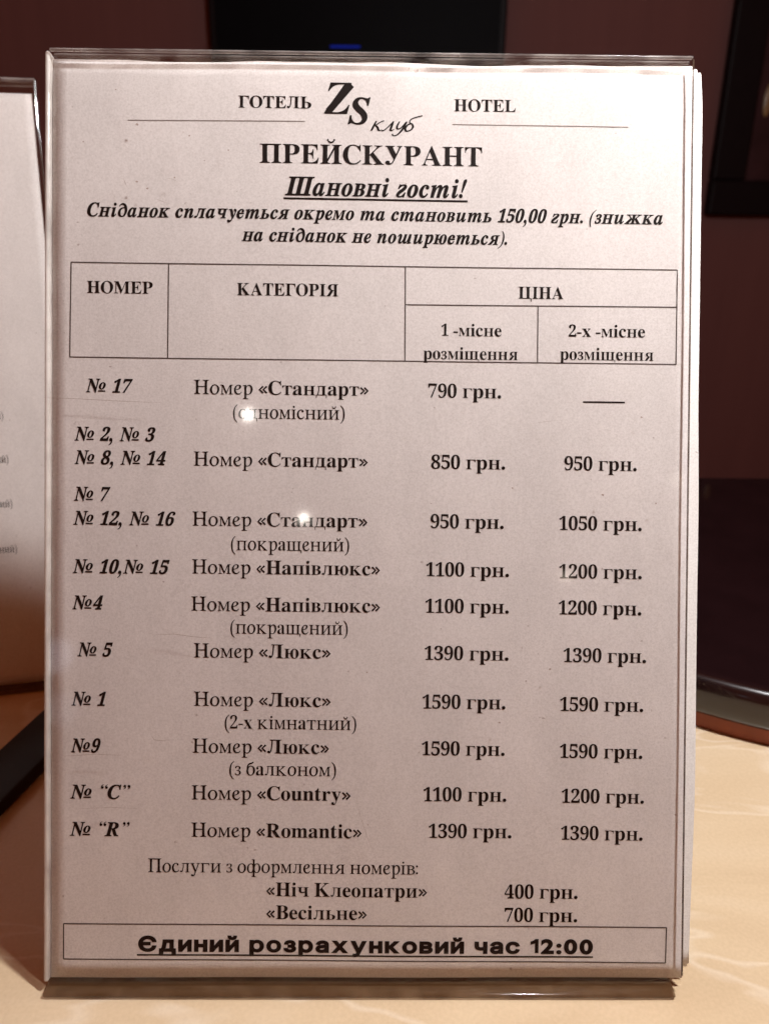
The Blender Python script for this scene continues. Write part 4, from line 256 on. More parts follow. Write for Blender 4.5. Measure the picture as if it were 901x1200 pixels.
        'к': r'''*y*k+++>+K+A+Z+E+g+J+n+S+v+b+}+w,u/B,y/T,x/a,v/g,q/j,e/n,?/r,J0C/X0C/M/r.t/j.n/g.h/c.d/]._/T.Y/J.U/;.8.'0&/E0;/V0G/e0K/l0K/j0H/l09/o/g/q/s0C2^0C2Q/p2=/p2+/n1s/j1]/c1E/V1,/H0l/60M.}/J.41&+V17+D1<+B1E+@1d+=1W*k.:*k.G+>.n+?/$+B/)+D/++E/++E/++H/(+O.}+[.)-4.#-/-]+p-X+Z-X+M-Z+H-a+D-m+A.9+=.-*k''',
        'л': r'''.#*k./+=.N+B.a+F.m+L.u+S.}+_/(+q0%/K0(/[0'/f0&/h/{/k/l/n/B/q/N0C2d0C2V/q25/n2$/k1t/g1m/a1f/T1_/C0e+m0a+N0b+K0d+I0h+G1D+;18*k~/%04.r/c.f/<.W.l.J.D.>-{.1-W.$-7-q,r-d,R-T,5-F+t-7+Z-&+E,o+3,]+%,J*t,3*k+w*k+l*m+S*p,$+f,5+a,J+U,4+9,3+N,4+W,>+g,H+p,S+},a,4,m,K,z,g---)-9-F-F-g-R..-^.P-l.w-y/F.*/m.607~,N+8,=+',(*v+k*r+R*v+@+)+7+=+8+T+B+j+S+{+j,-,(,1,>,,,P+y,Y+e,X+M~-L/c-]0C1$0C0o/c~-P/o-]0C.m0C.a/o''',
        'м': r'''*u*k+'+>+E+A+S+E+^+J+g+S+o+b+u+u,p/F,s/S,t/^,t/d,s/g,q/i,o/j,</s,G0C.Z0C/0-$1K0C3a0C3T/q37/m3*/i2z/c2s/Y2l/M2f/;1n+t1j+c1h+T1h+K1i+G1j+E1k+D2?+<24*k/>*k/J+=/z+F0&+I0++M00+S04+]09+j0>+y1?/?.C*k-w*k-B/-,U+o,Q+X,Q+K,S+F,X+C,f+@-1+>-&*k''',
        'н': r'''*x*k+*+>+J+A+Z+E+f+J+m+S+u+b+}+w,u/B,x/T,w/a,u/f,p/j,d/n,>/r,J0C/X0C/L/r.s/j.m/g.h/c.c/].^/T.Y/J.T/;.6.#/s.#09/B0>/e0=/g0</h09/j/]/s/i0C2v0C2k/q2I/m29/i2//d2(/[1{/N1u/;0}+p0y+[0y+N0{+H1%+E10+A1U+=1I*k.<*k.H+>.j+A.z+E/*+J/2+Q/9+a/A+w/d-A.'-A-[+p-W+Z-W+M-Y+H-_+D-l+A.8+=.-*k''',
        'о': r''',V*[,3*_+l*i+M*x+3+2*w+L*h+l*^,4*Z,Y*],x*b-;*j-X*u-w+(.9+7.T+H.p+]//+s/F,//Z,G/n,b0$,}01-=0;-X0@-v0B.C0?.g07/,0(/F/n/[/R/k/4/t.l/w.E/v.)/q-g/j-H/^-+/Q,i/B,L/1,2.x+s.c+Z.J+E.2+2-r*}-U*n-9*e,v*^~,c+A,m+C,y+J-,+U-9+h-F,#-S,;-v-7.3.7.;/%.8/A.1/R.'/[-q/_-f/]-Y/V-L/J->/:-1/&-$.i,[-m,D,l,<+x,?+],F+M,Q+D''',
        'п': r'''.T*[.1*b-q*t-b+7-[+]-h,G./-W.Q.g.Y/..X/3.W/4.T/5.?/0.'.x-e.W-F.+-7-j-)-K,u-+,g,d,X,>,L+q,A+G,4*k*P*k+P.U+[/'+_/8+[/@+U/D+B/G+-/G+)/}-f0E,}.D-,.j-G/5-d/T.$/o.>0(.Z07.y0?/<0B/d0=0'0,08/i0=/A05.f/v-j/?+u/@+p/@+p/B+o/F+p/L+t/T+}0),b0U,B08+q0$+S/j+</T+(/@*r/**f.n*^''',
        'р': r''')L(J)L)()j)*)u)-*#)1*))7*.)>*2)F*>)l+X.p+_/7+^/>+[/B+Z/C+)/J+)0#,C04-Z0E-4/=-D/^-o0'.?0;.k0B/+0@/C09/W0-/k/w/y/b0(/H0./,00.g0..F0*.&/}-_/r-?/d,y/S,Z/B,=/.+}.s+c.[+J.C+6.++$-k*p-O*e-4*^,s*[,U*_,;*h,6*l+w)h+q)?+r)6+t)2+w)0,U)&,U(J~,a+C,m+E,z+K-.+W-=+i-K+}-Y,8.%-..>.%.G.g.F.u.C/&.?/..:/3.4/6../7-w/4-g/+-T.u-D.]-4.<-%-p,p-?,U,8,I+W,L+K,R+F''',
        'с': r''',Q*[,-*_+f*h+G*w+/+1*u+K*h+k*_,2*[,X*^-&*g-L*s-t++.@+@.f+Z/-+z/K,B/h,g0%-105-U0?-{0B.<0@.U0;.m01/'0$/;/h/G/M/K/2/I.u/B.a/6.N/&.B.l.:.U.8.B.:.2.@.#.J-r.W-k.i-i.{-j/.-n/:-s/E-{/Y-{/]-y/_-r/a-g/^-X/U-I/H-=/:-2/*-&.r,u.],k.G,b.1,X-t,Q-Z,K-C,G-,,E,q,D,Z,F,@,L,+,U+u,c+k,p+d-&+b-@+g-Z+v-x,7.D,k.w,G.U+p.;+N-y+3-Z*x-;*i,u*_''',
        'т': r'''1E*^1#*d0b*v0Q+80L+^0X,H0z-X1B.h1J//1I/41H/51E/615/20}/'0f.m0L.M0?.801-y/}-[/n-;/_,r/O,I/@+y.y*k-?*k.Q.h.Y//.X/4.W/5.T/6.G/4.9/,.(.z-t.l-f.Y-U.D-F.+-7-j-)-K,u-+,g,d,X,>,L+q,A+G,4*k*P*k+P.U+[/'+_/8+[/@+U/D+B/G+-/G+)/}-f0E,}.D-,.j-G/5-d/T.$/o.>0(.Z07.y0?/<0B/d0=0&0,08/i0=/B0-.s00/+0I/I0b/d0z/x170-1P091l0@2,0B2R0=2p0,3(/i3-/B3+/(3%.c2u.<2g-k25,422,'20+w21+q21+q22+p26+q2<+u2D,#2T,82s,c3F,C3*+r2o+U2Y+=2E+)21*t1u*h1]*a''',
        'у': r'''*K(H*3(J)w(Q)e(^)U(n)M)')J);)L)N)S)b)a)p)p){*'*(*:***K*(*_){*t)p++)g+7)a+=)_+A)a+G)d+N)i+m*,,+*P,4*q,/+I+},J+i-U+S.P+B//+8/F+3/J++/M*x/M*[/K*[0)+>01+e09,G0C,Z0:,i0&,t/d-$/<-:.'-Q,b-U,i-j-4-y-T.+-r.4.0.8.C.:.P.8.Z.2.e.$.p-m/%-a/8-[/O-^/e-f/w-r0-.(09.:0@.O0B.f0@.y08/.0,/:/u/@/b/B/I/@/5/;.w/3.X.d-K.',.-7*j,?)X,*)B+p).+Y(w+E(g+)(U*h(K''',
        'ч': r''',K-[,w/K,z/[,z/f,y/h,s/k,e/n,;/q,G0C/[0C/O/q/./n.w/k.m/g.f/a.^/T.W/C..-[~.,*k.8+=.W+B.j+F.v+L/$+S/++_/1+q0./K01/[00/f0//h0*/k/u/n/K/q/W0C2m0C2a/q2>/n2-/k2#/g1v/a1o/T1i/C0n+m0j+N0k+K0m+I0q+G1L+;1A*k~.C.Z.8.8.2.'.--t.+-s.+-u..-p.4-i.>-d.O-b.j-b/*-e/?-h/N-n/_-w/p.'0/.70L-S07-D0%-7/g-(/H,v/*,n.c,i.@,f-},e-_,h-C,o-+,z,n-5,a-V,^-w,_.1,_.I''',
        'ш': r''',P0B,t0=-50+-D/i-I/B-=.W,w-G,S,9,K+r,L+m,M+l,P+k,b+o,u+z-1,4-I,R-V,i-f-(-u-D.)-f.7./.F.V.U/(.x060V06/D,9/<+r/=+m/>+l/A+k/N+m/]+u/o,'0#,501,F0@,[0O,v0_-70n-T0}-v10.=1=.c1I/01T/X1c063E062E,J2:+z27+i2:+a2@+[2S+X2j+X2n+%01*Z0u,[0k,70N+l03+K/s+2/W*y/;*j.x*b.Y*^.3*d-q*u-^+8-X+^-j,.-g+v-L+V-5+=,w+),_*t,E*h,+*a+k*^+C*d+'*u*o+8*j+^*l+y*r,>*},e+0-6+b.m+e.z+g/*+f/0+f/0+e/1+a/0+Y/,+Q/$+A.i+$.>*O.]*m//+(/J+</d+P/x+f0-+}09,90@''',
        'ь': r'''*v*k+'+=+G+B+X+F+e+L+n+S+u+_+{+q,w/K,z/[,z/f,y/h,s/k,e/n,;/q,G0C/[0C/O/q/./n.w/k.m/g.f/a.^/T.W/C-[+m-X+N-Y+K-[+I-a+G.<+;.1*k~/h-v/b-q/h-q0/-e0H-S0[-?0i-(0l,g0h,I0Z,(0G+f0/+K/k+6/U+,/A+$/**w.m*r.R*n.9*l-x*k,O*k-B.#~-l+F.'+G.8+K.G+R.S+[._+j.j+z.s,4.z,M/%,g/&,{/#-/.x-8.o-@.a-F.J-J./-K.)-K-W+_-U+R-U+K-V+I-W+H-_+F''',
        'ю': r'''*v*k+'+=+G+B+X+F+e+L+n+S+u+_+{+q,w/K,z/[,z/f,y/h,s/k,e/n,;/q,G0C/[0C/O/q/./n.w/k.m/g.f/a.^/T.W/C-[+m-X+N-Y+K-[+I-a+G.<+;.1*k~0L*Z0/*]/n*e/S*p/>+&/,+9.w+O.m+k.f,-.c,K.c,m.g-5.o-X.z.#/..E/?.g/R/+/i/F0&/_0?/u0Z0.0x0<1;0G1X0M1x0O2<0M2V0G2q0<3,0-3>/t3L/]3W/C3_/'3c.b3c.?3^-w3T-P3I-,3;,d3+,C2q,%2Z+d2C+J2*+51j+#1L*o10*d0l*]~0U+>0i+B0z+M11+c19+q1B,+1K,D1m-X1}.<2,.n21/821/P2,/d2$/m1q/p1^/l1L/a1</J1//10{.f0k.50X-Q0?,>0;,$09+k09+[0?+J0G+A~-U-3-i-y/Y-y/G-3''',
        'я': r'''-w*k.)+>.I+A.Y+E.f+J.m+S.u+b.}+w/@-8/C-8,}*k*x*k+*+?+6+?+@+?+H+A+N+E+l+]-Y-L-R-N-:-[-&-m,r.&,j.<,i.T,m.p,y/6-2/R-K/k-l0$.&0,.<03.T09.p0=/10@/O0B/p0C2V0C2J/q2+/n1u/i1k/d1c/Z1Z/M1T/;0[+p0W+Z0W+M0Y+H0_+D0l+A17+=1,*k~/v/I/y/Y/z/d/y/e/y/f/q/h/b/h/</c.{/Q.e/7.T.j.O.Q.N.>.Q.0.W.&.a-x.o-r/(-n/A-l/N-l''',
        'є': r''',Q*[,-*_+f*h+G*w+/+1*u+K*h+k*_,2*[,X*^-&*g-L*s-t++.@+@.f+Z/-+z/K,B/h,g0%-105-U0?-{0B.<0@.U0;.m01/'0$/;/h/G/M/K/2/I.u/B.a/6.N/&.B.l.:.U.8.B.:.2.@.#.J-r.W-k.i-i.{-j/.-n/:-s/E-{/Y-{/]-y/_-r/a-g/^-X/U-I/H-=/:-2/*-&.r,u.],k.G,b.1,X-t,Q-Z,K-C,G-,,E,q,D,Z,F,@,L,+,U+u,c+k,p+d-&+b-@+g-Z+v-x,7.D,k.w,G.U+p.;+N-y+3-Z*x-;*i,u*_~,4-8,H.+/C.+//-8''',
        'і': r'''-31*,x1,,e14,R1A,E1R,=1g,;1},=27,E2J,R2[,e2j,x2r-32t-H2r-[2j-m2[-z2J.(27.+1}.(1g-z1R-m1A-[14-H1,~+j*^+P*a+;*i+)*w*v+/*n+D*l+]*q,)*z,M+S.U+^.}+b/8+^/@+W/D+D/G+//G+-/},I02-c0F,Z,C,R+s,S+n,S+o,S+o,Z+q,j+},{,6-?,c-k,C-L+n-5+M,w+4,^*z,D*k,**b''',
        '“': r'''-10v,z0a,c0Q,G0L,/0Q+v0a+k0v+j15+s1N,+1e,B1s,]1x,v1s-/1e-91N-:15~+_15+c1F+g1a+p2%,&2B,A2Y,b2m-$2{-83+-?2y-.2j,p2T,X2>,J2,,C1u,>1^,;1F,815~/I0v/80a.{0Q.a0L.G0Q.40a.)0v.(15.11N.C1e.Z1s.v1x/41s/G1e/Q1N/R15~-x15-{1F.%1a..2%.>2B.Y2Y.z2m/<2{/P3+/W2y/F2j/.2T.r2>.d2,.[1u.V1^.S1F.P15''',
        '”': r'''->1n--1W,o1I,T1D,<1I,)1W+x1n+w2-,&2F,82[,O2k,k2p-)2k-<2[-F2F-G2-~-Q2--N1v-J1[-B1=-20z,q0c,P0O,30A+z07+s0C,*0R,A0h,X1$,h16,n1G,s1^,w1v,y2-~/V1n/E1W/-1I.n1D.T1I.A1W.61n.52-.>2F.P2[.i2k/)2p/A2k/T2[/_2F/a2-~/k2-/h1v/d1[/Z1=/J0z//0c.j0O.K0A.807.10C.B0R.Y0h.r1$/&16/,1G/11^/51v/72-''',
        '№': r'''/V*[--0M,.,?,&+g,)+W,1+M,A+F,h+@,h*m*<*m*<+A*X+C*h+E*s+H*{+N+)+V+1+c+8+s+?,.+F,I,M0},U1F,W1],U1m,Q1w,K2%,A2+,12/+k24+k2d.'2d0+-c0x171$1T1&1g1%1s0{1}0u2(0l2-0]200>230>2d2j2d2j232L212>2/232,2+2&2#1y1v1n1_1,0**[~37,Q2v,S2Z,Y2C,f2/,u1x-.1l-D1d-^1b-z1c.51g.J1m.b1u.w2&/122/E2@/W2O/k2a/}2s013+0>3?0I3T0S3j0Z4&0_4;0a4Z0^4w0W550L5I0=5Z0+5g/o5n/T5q/95o/$5l.i5f.R5].>5R.)5F-o59-Z5*-H4s-84b-(4M,u49,i4#,^3g,W3O,R~3@-*3H-+3Q-/3Z-83g-D3q-S3{-f4;.H4L//4R/c4P/v4K0'4C0-47004/0.4&0*3v/}3l/p3b/b3V/O3<.m3+.,3$-N3&-<3,-133-,~1D+;1D,(5P,(5P+;''',
    },
    'S': {
        '0': r'''1N-i1;,m0u+}0G+</i*f/$*F.1*<-?*F,T*f+v+<+H+}+(,m*o-i*i.n*o/s+(0o+H1_+v2D,T2v-?3:.13D/$3:/i2v0G2D0u1_1;0o1N/s1T.n~/./O/&0).t0Q.e0o.S1&.C1/.112-z1/-j1&-X0o-I0Q-=0)-5/O-2.n-5.1-=-W-I-/-X,m-j,Z-z,Q.1,N.C,Q.S,Z.e,m.t-//&-W/..1/1.n''',
        '1': r'''.C*y.C0[,+/o,+1i-K2A.W3C033C03*y''',
        '2': r'''1P*E*m*E*m+:+G+s+q,D,@,t,k-H-7-x-Z.J-z.v.5/>.C/Z.K/v.M07.F0Z.60s-w1)-Q10-51,,o0{,J0e+#/A+#2E+m2t,G31-%3?-[3D.E3>/*3,/a2i042?0U1g0k1,0r0F0m/g0]/.0B.P/x-r/H-4.i,K.s,V1P,V''',
        ':': r''',p0]-<0E-W/}-c/M-W.z-<.U,p.>,B.6+p.>+H.U+-.z+#/M+-/}+H0E+p0],B0f~,p,c-<,J-W,'-c+R-W+%-<*Z,p*C,B*;+p*C+H*Z+-+%+#+R+-,'+H,J+p,c,B,k''',
        'Є': r'''/p*;/5*>.V*H.#*X-J*q,w+4,M+V,*,&+g,S+V,r+J-5+@-T+8-v+3.=+0.a+//*+0/N+3/r+809+@0Y+J0z+V1>+g1[,*2/,M2W,w2}-J3>.#3U.W3g/53q/p3t093s0[3p1#3j1C3b1d3V2'3I2C3;2_3*2x2q352Z3J2C3]2)3o1h3}1I4-1*4B0'2&0'1o0a1g0q1]1&1Q131D1?151I1%1S0m1Z0X1c0C1g0-1j/q1k/P1i/31d.r1Z.X1N.A1?..1.-v0s-g0X-Y0<-P/w-J/R-H/*-J.[-P.8-Y-s-g-V-v-=..-(.A,q.X,b.r,T/3,L/P,G/q,E0-,F0C,I0X,M0m,S1%,[15,f1D,q1Q-#1]-01g-?1o-N2&..4B..4--+3},g3o,H3^,-3K+n36+T2y+?2_+,2C*u2'*f1d*X1D*N1$*E0[*@09*<~+r.0+r051A051A.0''',
        'а': r'''-t*9-Q*:-1*?,l*F,M*P,1*^+q*o+X+)+D+A+3+[+'+{*z,@*w,c*z-/+*-R+;-t+Q.3+l.G,..X,K.f,k.p-0.x.1/+/1/5/W/=/O/8/J/0/J///J/,/I/</G/F/C/M/?/S/8/X///^.{/d.j/g.S/h.=/g.*/d-t/^-f/W-Y/P-R/J-$.h*s/?+B09+T0S+k0l,(1&,@16,Z1D,w1O-81X-T1a-r1e.41h.R1i/J1a/l1W001L0N1>0m1*1-0k1B0K1P0/1Z/k1a/H1c/'1c*E/L*E/L+706+7/z*w/c*f/H*U/+*I.e*@.@*;~.+,:.@,;.S,>.e,B.r,H/),R/5,]/>,j/E,w/I-(/J-6/J-2/s-C/=-9.c-2.;-.-V,{-J,w-@,q-:,l-7,i-6,f-5,^-6,V-7,R-:,O-?,J-F,E-Q,A-a,=-q,;''',
        'в': r'''+B*E+B1a.k1a/E1]/w1T0J1E0t101=0n1W0I1i/{1n/N1k/-1b.i1Q.K1<.41#-}0b-n0D-d1(.70>.c0Z.X0x.K19.;1Q.&1h-g1y-G2)-%2,,Y2(,41w+j1d+I1O+319*z0{*k0_*]0A*R/}*J/Y*F/7*E~-T,I/4,I/L,K/Z,O/e,S/i,W/k,[/k,d/j,p/g,x/b-$/X-)/J--/4-/-T-/~-T/,.i/,/%/-/7/0/C/4/K/8/Q/=/S/@/T/F/S/J/R/K/L/P/?/V/+/Z.h/]-T/]''',
        'д': r'''*Z(X*Z,J+P,J+^,Y+r-','-e,4.i,L1a2(1a2(,J3.,J3.(X0r(X0r*E,s*E,s(X~.0,J/l,J/l/[.P/[.G.Z..,s.$,N-q,/-b+l''',
        'з': r'''.,*?-d*@-A*D,{*J,Z*S,>*a,#*o+e+&+M+:+:+Q+,+m+#,0*t-)-,-)-9,T-;,Q-E,K-V,D-m,?.,,=.@,>.Q,B._,F.j,L.t,U.x,].y,d.w,l.s,s.i,}.]-(.L--.7-1-w-2,v-2,v/'-w/'.1/(.A/+.O/0.X/5.c/=.g/C.h/J.g/R.d/X.]/_.Q/g.B/k../m-s/k-_/f-N/^-D/V-B/R-7.y+(.y+1/r+905+F0O+X0i+o1$,-15,F1D,d1P-(1Z-G1c-h1g./1h.Q1g.t1b/91X/V1M/s1?001/0F0v0X0_0m0>0y/u1#/N0z/-0p.i0a.K0I.301-z/p-k/Q-_/^-c/^.W/X.W0$.L0D.;0a.&0x-f1.-F17-&1:,]18,=10+z1#+^0k+D0T+.0<*u/{*e/]*V/<*L.u*E.P*@''',
        'и': r'''2,*E/n*E/n.p0X.p-<*E+B*E+B1a-Y1a-Y-5,n-5031a2,1a''',
        'й': r'''2,*E/n*E/n.p0X.p-<*E+B*E+B1a-Y1a-Y-5,n-5031a2,1a~.d1H.>1K-v1R-S1b-61t,v20,a2J,N2k,D32,<4..74..>3M.A3I.E3D.L3?.U3<.d3:.q3<.{3?/(3D/-3I//3M/64.124.1)320y2k0i2J0Q20081t/t1b/Q1R//1J''',
        'к': r'''+B*E+B1a-Y1a-Y/%-P/%0#1a2}1a/[..2{*E0%*E-h,z-Y,z-Y*E''',
        'н': r'''13/013-+,5-+,5/0~-Y1a-Y*E+B*E+B1a~2(1a2(*E/k*E/k1a''',
        'о': r'''.g*9.8*;-f*C-:*P,m*e,H*},(+=+g+^+N,)+;,P+.,{+'-M+$.#+'.R+./&+;/P+N/y+g0C,(0e,H1&,m1=-:1P-f1^.81g.g1i/<1g/k1^0;1P0d1=1.1&1M0e1k0C2(/y2:/P2G/&2N.R2Q.#2N-M2G,{2:,P2(,)1k+^1M+=1.*}0d*e0;*P/k*C/<*;~.h,;/%,</9,@/I,F/X,N/f,Y/r,g/{,u0*-+00-=05-Q08-g09.#08.905.N00.d0*.w/{/-/r/;/f/G/W/R/I/Z/9/b/%/f.h/g.O/f.</b.,/Z-x/R-k/G-_/;-T/--L.w-F.e-A.O->.9-=.#->-g-A-P-F-=-L-+-T,u-_,g-k,Y-x,N.,,F.<,@.O,<''',
        'р': r'''+B()+B1a-V1a-V0d,p0d-)0z-<12-T1C-q1Q.01[.L1d.l1h/21i/^1g0.1^0V1P1#1>1D1'1d0e2$0D29/z2J/Q2V/'2^.S2b.%2^-N2V,}2J,P29,)2$+^1d+>1D*}1#*e0V*P0/*C/^*;/2*9.l*:.M*>.2*E-s*O-U*^-=*p-)+*,p+A-Y+A-Y()~/#,</7,=/I,A/Y,G/h,N/u,X0&,f0/,t07-*0>-<0C-P0F-h0G.&0F.=0C.S0>.i08.{00/00'/>/v/I/j/S/Z/Z/K/b/8/f/#/g.h/f.T/b.D/[.7/S.+/J-z/?-p/2-h/#-b.k-[.U-X.?-W.&-X-g-[-N-b-:-i-(-q,r-{,e.,,W.8,N.F,F.U,A.i,=''',
        'с': r'''.g*9.8*;-f*C-:*P,m*e,H*},(+=+g+^+N,)+;,P+.,{+'-M+$.#+'.R+./&+;/P+N/y+g0C,(0e,H1&,m1=-:1P-f1^.81g.g1i//1h/P1d/q1[061Q0S1E0p171/1%1F0l1[0S1o0:2$/y2C/'06.U/n/>/W/R/9/a.f/g.O/f.</b.,/Z-x/R-k/G-_/;-T/--L.w-F.e-A.O->.9-=.#->-g-A-P-F-=-L-+-T,u-_,g-k,Y-x,N.,,F.<,@.O,<.f,;/9,A/X,O/o,f08-O2E-%2&,-1r+k1^+O1I+912+%0s*m0U*]08*P/t*F/Q*?/0*:''',
        'у': r'''+-(=+a*3,A*,,R*),^*(,h*),n*+,s*-,y*1-%*8-,*D-4*W-?*v*G1a,s1a.P-a.v,S/P*e-T*e./,S.R-a031a2[1a/6)i/+)P.x):.j)&.X(n.A(V.'(D-e(6-D(,-$(',[(%,(((''',
        'х': r'''*3*E._01._,**?1a-*1a..09.d/E/l-e-/-e.4/D.h09/o1a2U1a.6,%.60)2c*E/w*E.e,$.1,p-(.M/g.M.c,q./,$,v*E''',
        'ч': r'''.W,>-w,B-@,M,i,b,<-#+r-H+U-x+F.Q+B//+B1a-Y1a-Y/3-[.w-a.i-g.^-o.V-{.N.0.H.B.D.X.C.s.D/2.E/J.H/b.L1M.v1M,o0?,P/O,C~/^*E/^1a1v1a1v*E''',
    },
    'K': {
        'б': r'''/Q.i/0.^.Z.O./.?-l.--P-m-2-F,t,z,f,X,b,9,e+p,p+R,}+E-7+D-a+L.3+].T+p.n,,/),J/:,m/C-0/F-O/A-t/7.=/+.Y.s.k.U.v.5/+-}/E-}/m.,0@.B0p.g1B/@1f/}2'0_2=1C2R2/2j3#3&3j394@3F4E2r3o2c3)2K27231M1v0k1b001N/Y1</91(.z0g.f0A.X/v.V/Y.b/L.}/D/E/:/g/%0$._08.:0F-k0G->08,k/w,=/Q+m/%+H.H+,-f*p-(*d,H*g,#+&+f+K+Y+y+[,N+q-',7-Y,b.0-8.Y-t.x.V/////8/O/?''',
        'к': r'''.n/x.[/J.C.d.(-v-g-5-H,T-(+t,f+@,P*w+_*{+n+D,(+x,@,W,Z-9-#-y-I.g-o/L../z~20/e1x/d1d/d1K/_1+/Q0L///].V.q.%.?-[-y-y.N.A/:.u0+/N0j/w1@041j0@2,0D2<0G~.L.#.b-k/%-O/D-1/_,k/o,D/w+x0#+Z0'+N0,+L0J+S0p+a10+i1:+O1#+A0V+,0'*s/I*r/++2.w+U.m+z.a,=.M,[.6-$-{-B-l-W''',
        'л': r'''+C+S+P+M+_+D+h+A+s+E,<+a,o,1-J,f.'-A.b.%/E.m0$/S0K0'1'/q0X/B/z.Z/:-m.X---{,N-B+s,g+D,4*{+Z*j+4*o*y*{*n+'~1,/z0y/K0g.e0Q-x0@-:0-,]/t,'/h+W/a+K/Y+K0&+W0T+n0w,#1,+e0h+Q08+4/[*t.x*u.g+D.m+x.{,U/1-4/I-t/k.c00/J0E/x''',
        'у': r'''.F/w.2/K-p.h-S.(-D-O->-,->,f-D,O-I,G-R,E-j,I.1,X.V,u/1-P/n.C0L/60u/l1R/]1+/)0J.6/f-@/,,[.P,4-w+s-C+f,o+i,N,%,?,G,;,r,A-G,X.(-$.m-I/O-c/{~1r/x1V/711.40]-'0*,$/J+..e*;.#)Q-<(w,S(R+n(C+8(A*h(G*K(^*D)#*D)>*C)O*z)a+#)N+&)6+-)$+7(y+O(x+v(z,B)+,j)A-<)n-r*R.L+A/%,2/V-.01.70_/91&/z''',
    },
}
SLANT = {'B': 0.0, 'R': 0.0, 'J': 0.2678, 'S': 0.0, 'K': 0.42}
# ---------------------------------------------------------------- helpers
def link(o, parent=None):
    COL.objects.link(o)
    if parent:
        o.parent = parent
    return o


def empty(name, org=(0, 0, 0), rot=None):
    o = bpy.data.objects.new(name, None)
    o.empty_display_size = 0.02
    m = (rot or Matrix.Identity(3)).to_4x4()
    o.matrix_world = Matrix.Translation(Vector(org)) @ m
    return link(o)


def tag(o, label, cat=None, group=None):
    o['label'] = label
    if cat:
        o['category'] = cat
    if group:
        o['group'] = group
    return o


def mesh_obj(name, bm, mat, parent=None, smooth=False):
    me = bpy.data.meshes.new(name)
    bm.normal_update()
    bm.to_mesh(me)
    bm.free()
    me.materials.append(mat)
    if smooth:
        for p in me.polygons:
            p.use_smooth = True
    return link(bpy.data.objects.new(name, me), parent)


def box_bm(x0, x1, y0, y1, z0, z1, bevel=0.0, seg=2, bm=None):
    own = bm is None
    b = bmesh.new()
    vs = [b.verts.new((x, y, z)) for x in (x0, x1) for y in (y0, y1) for z in (z0, z1)]
    for f in ((0, 1, 3, 2), (4, 6, 7, 5), (0, 4, 5, 1), (2, 3, 7, 6), (0, 2, 6, 4), (1, 5, 7, 3)):
        b.faces.new([vs[i] for i in f])
    bmesh.ops.recalc_face_normals(b, faces=b.faces)
    if bevel:
        bmesh.ops.bevel(b, geom=b.edges[:], offset=bevel, segments=seg, profile=0.5, affect='EDGES')
    return b


def nodes(name):
    m = bpy.data.materials.new(name)
    m.use_nodes = True
    nt = m.node_tree
    for n in list(nt.nodes):
        nt.nodes.remove(n)
    out = nt.nodes.new('ShaderNodeOutputMaterial')

    def N(t, **kw):
        n = nt.nodes.new('ShaderNode' + t)
        for k, v in kw.items():
            if k in n.inputs:
                n.inputs[k].default_value = v
            else:
                setattr(n, k, v)
        return n

    def L(a, i, b, j):
        nt.links.new(a.outputs[i], b.inputs[j])
    return m, out, N, L


def ramp(N, stops, interp='LINEAR'):
    r = N('ValToRGB')
    e = r.color_ramp.elements
    r.color_ramp.interpolation = interp
    while len(e) < len(stops):
        e.new(0.5)
    for i, (p, c) in enumerate(stops):
        e[i].position = p
        e[i].color = tuple(c) + (1,) if len(c) == 3 else c
    return r


# ---------------------------------------------------------------- materials
def paper_material(name, col):
    m, out, N, L = nodes(name)
    p = N('BsdfPrincipled', Roughness=0.75)
    p.inputs['Specular IOR Level'].default_value = 0.25
    tc = N('TexCoord')
    mp = N('Mapping')
    mp.inputs['Scale'].default_value = (1.0, 0.45, 1.0)
    L(tc, 'Object', mp, 'Vector')
    n1 = N('TexNoise', Scale=42.0, Detail=6.0, Roughness=0.65)
    n2 = N('TexNoise', Scale=1500.0, Detail=4.0, Roughness=0.7)
    n3 = N('TexNoise', Scale=420.0, Detail=2.0)
    L(mp, 'Vector', n1, 'Vector')
    L(tc, 'Object', n2, 'Vector')
    L(tc, 'Object', n3, 'Vector')
    r1 = ramp(N, [(0.25, tuple(c * 0.86 for c in col)), (0.72, col)])
    r2 = ramp(N, [(0.3, (0.82, 0.81, 0.80)), (0.6, (1, 1, 1))])
    r3 = ramp(N, [(0.20, (0.55, 0.48, 0.45)), (0.26, (1, 1, 1))])
    L(n1, 'Fac', r1, 'Fac')
    L(n2, 'Fac', r2, 'Fac')
    L(n3, 'Fac', r3, 'Fac')
    a = N('Mix', data_type='RGBA', blend_type='MULTIPLY')
    b = N('Mix', data_type='RGBA', blend_type='MULTIPLY')
    a.inputs[0].default_value = 1.0
    b.inputs[0].default_value = 0.8
    L(r1, 'Color', a, 6)
    L(r2, 'Color', a, 7)
    L(a, 2, b, 6)
    L(r3, 'Color', b, 7)
    L(b, 2, p, 'Base Color')
    bump = N('Bump', Strength=0.12, Distance=0.0002)
    L(n2, 'Fac', bump, 'Height')
    bump2 = N('Bump', Strength=0.10, Distance=0.003)
    L(n1, 'Fac', bump2, 'Height')
    L(bump, 'Normal', bump2, 'Normal')
    L(bump2, 'Normal', p, 'Normal')
    L(p, 0, out, 0)
    return m


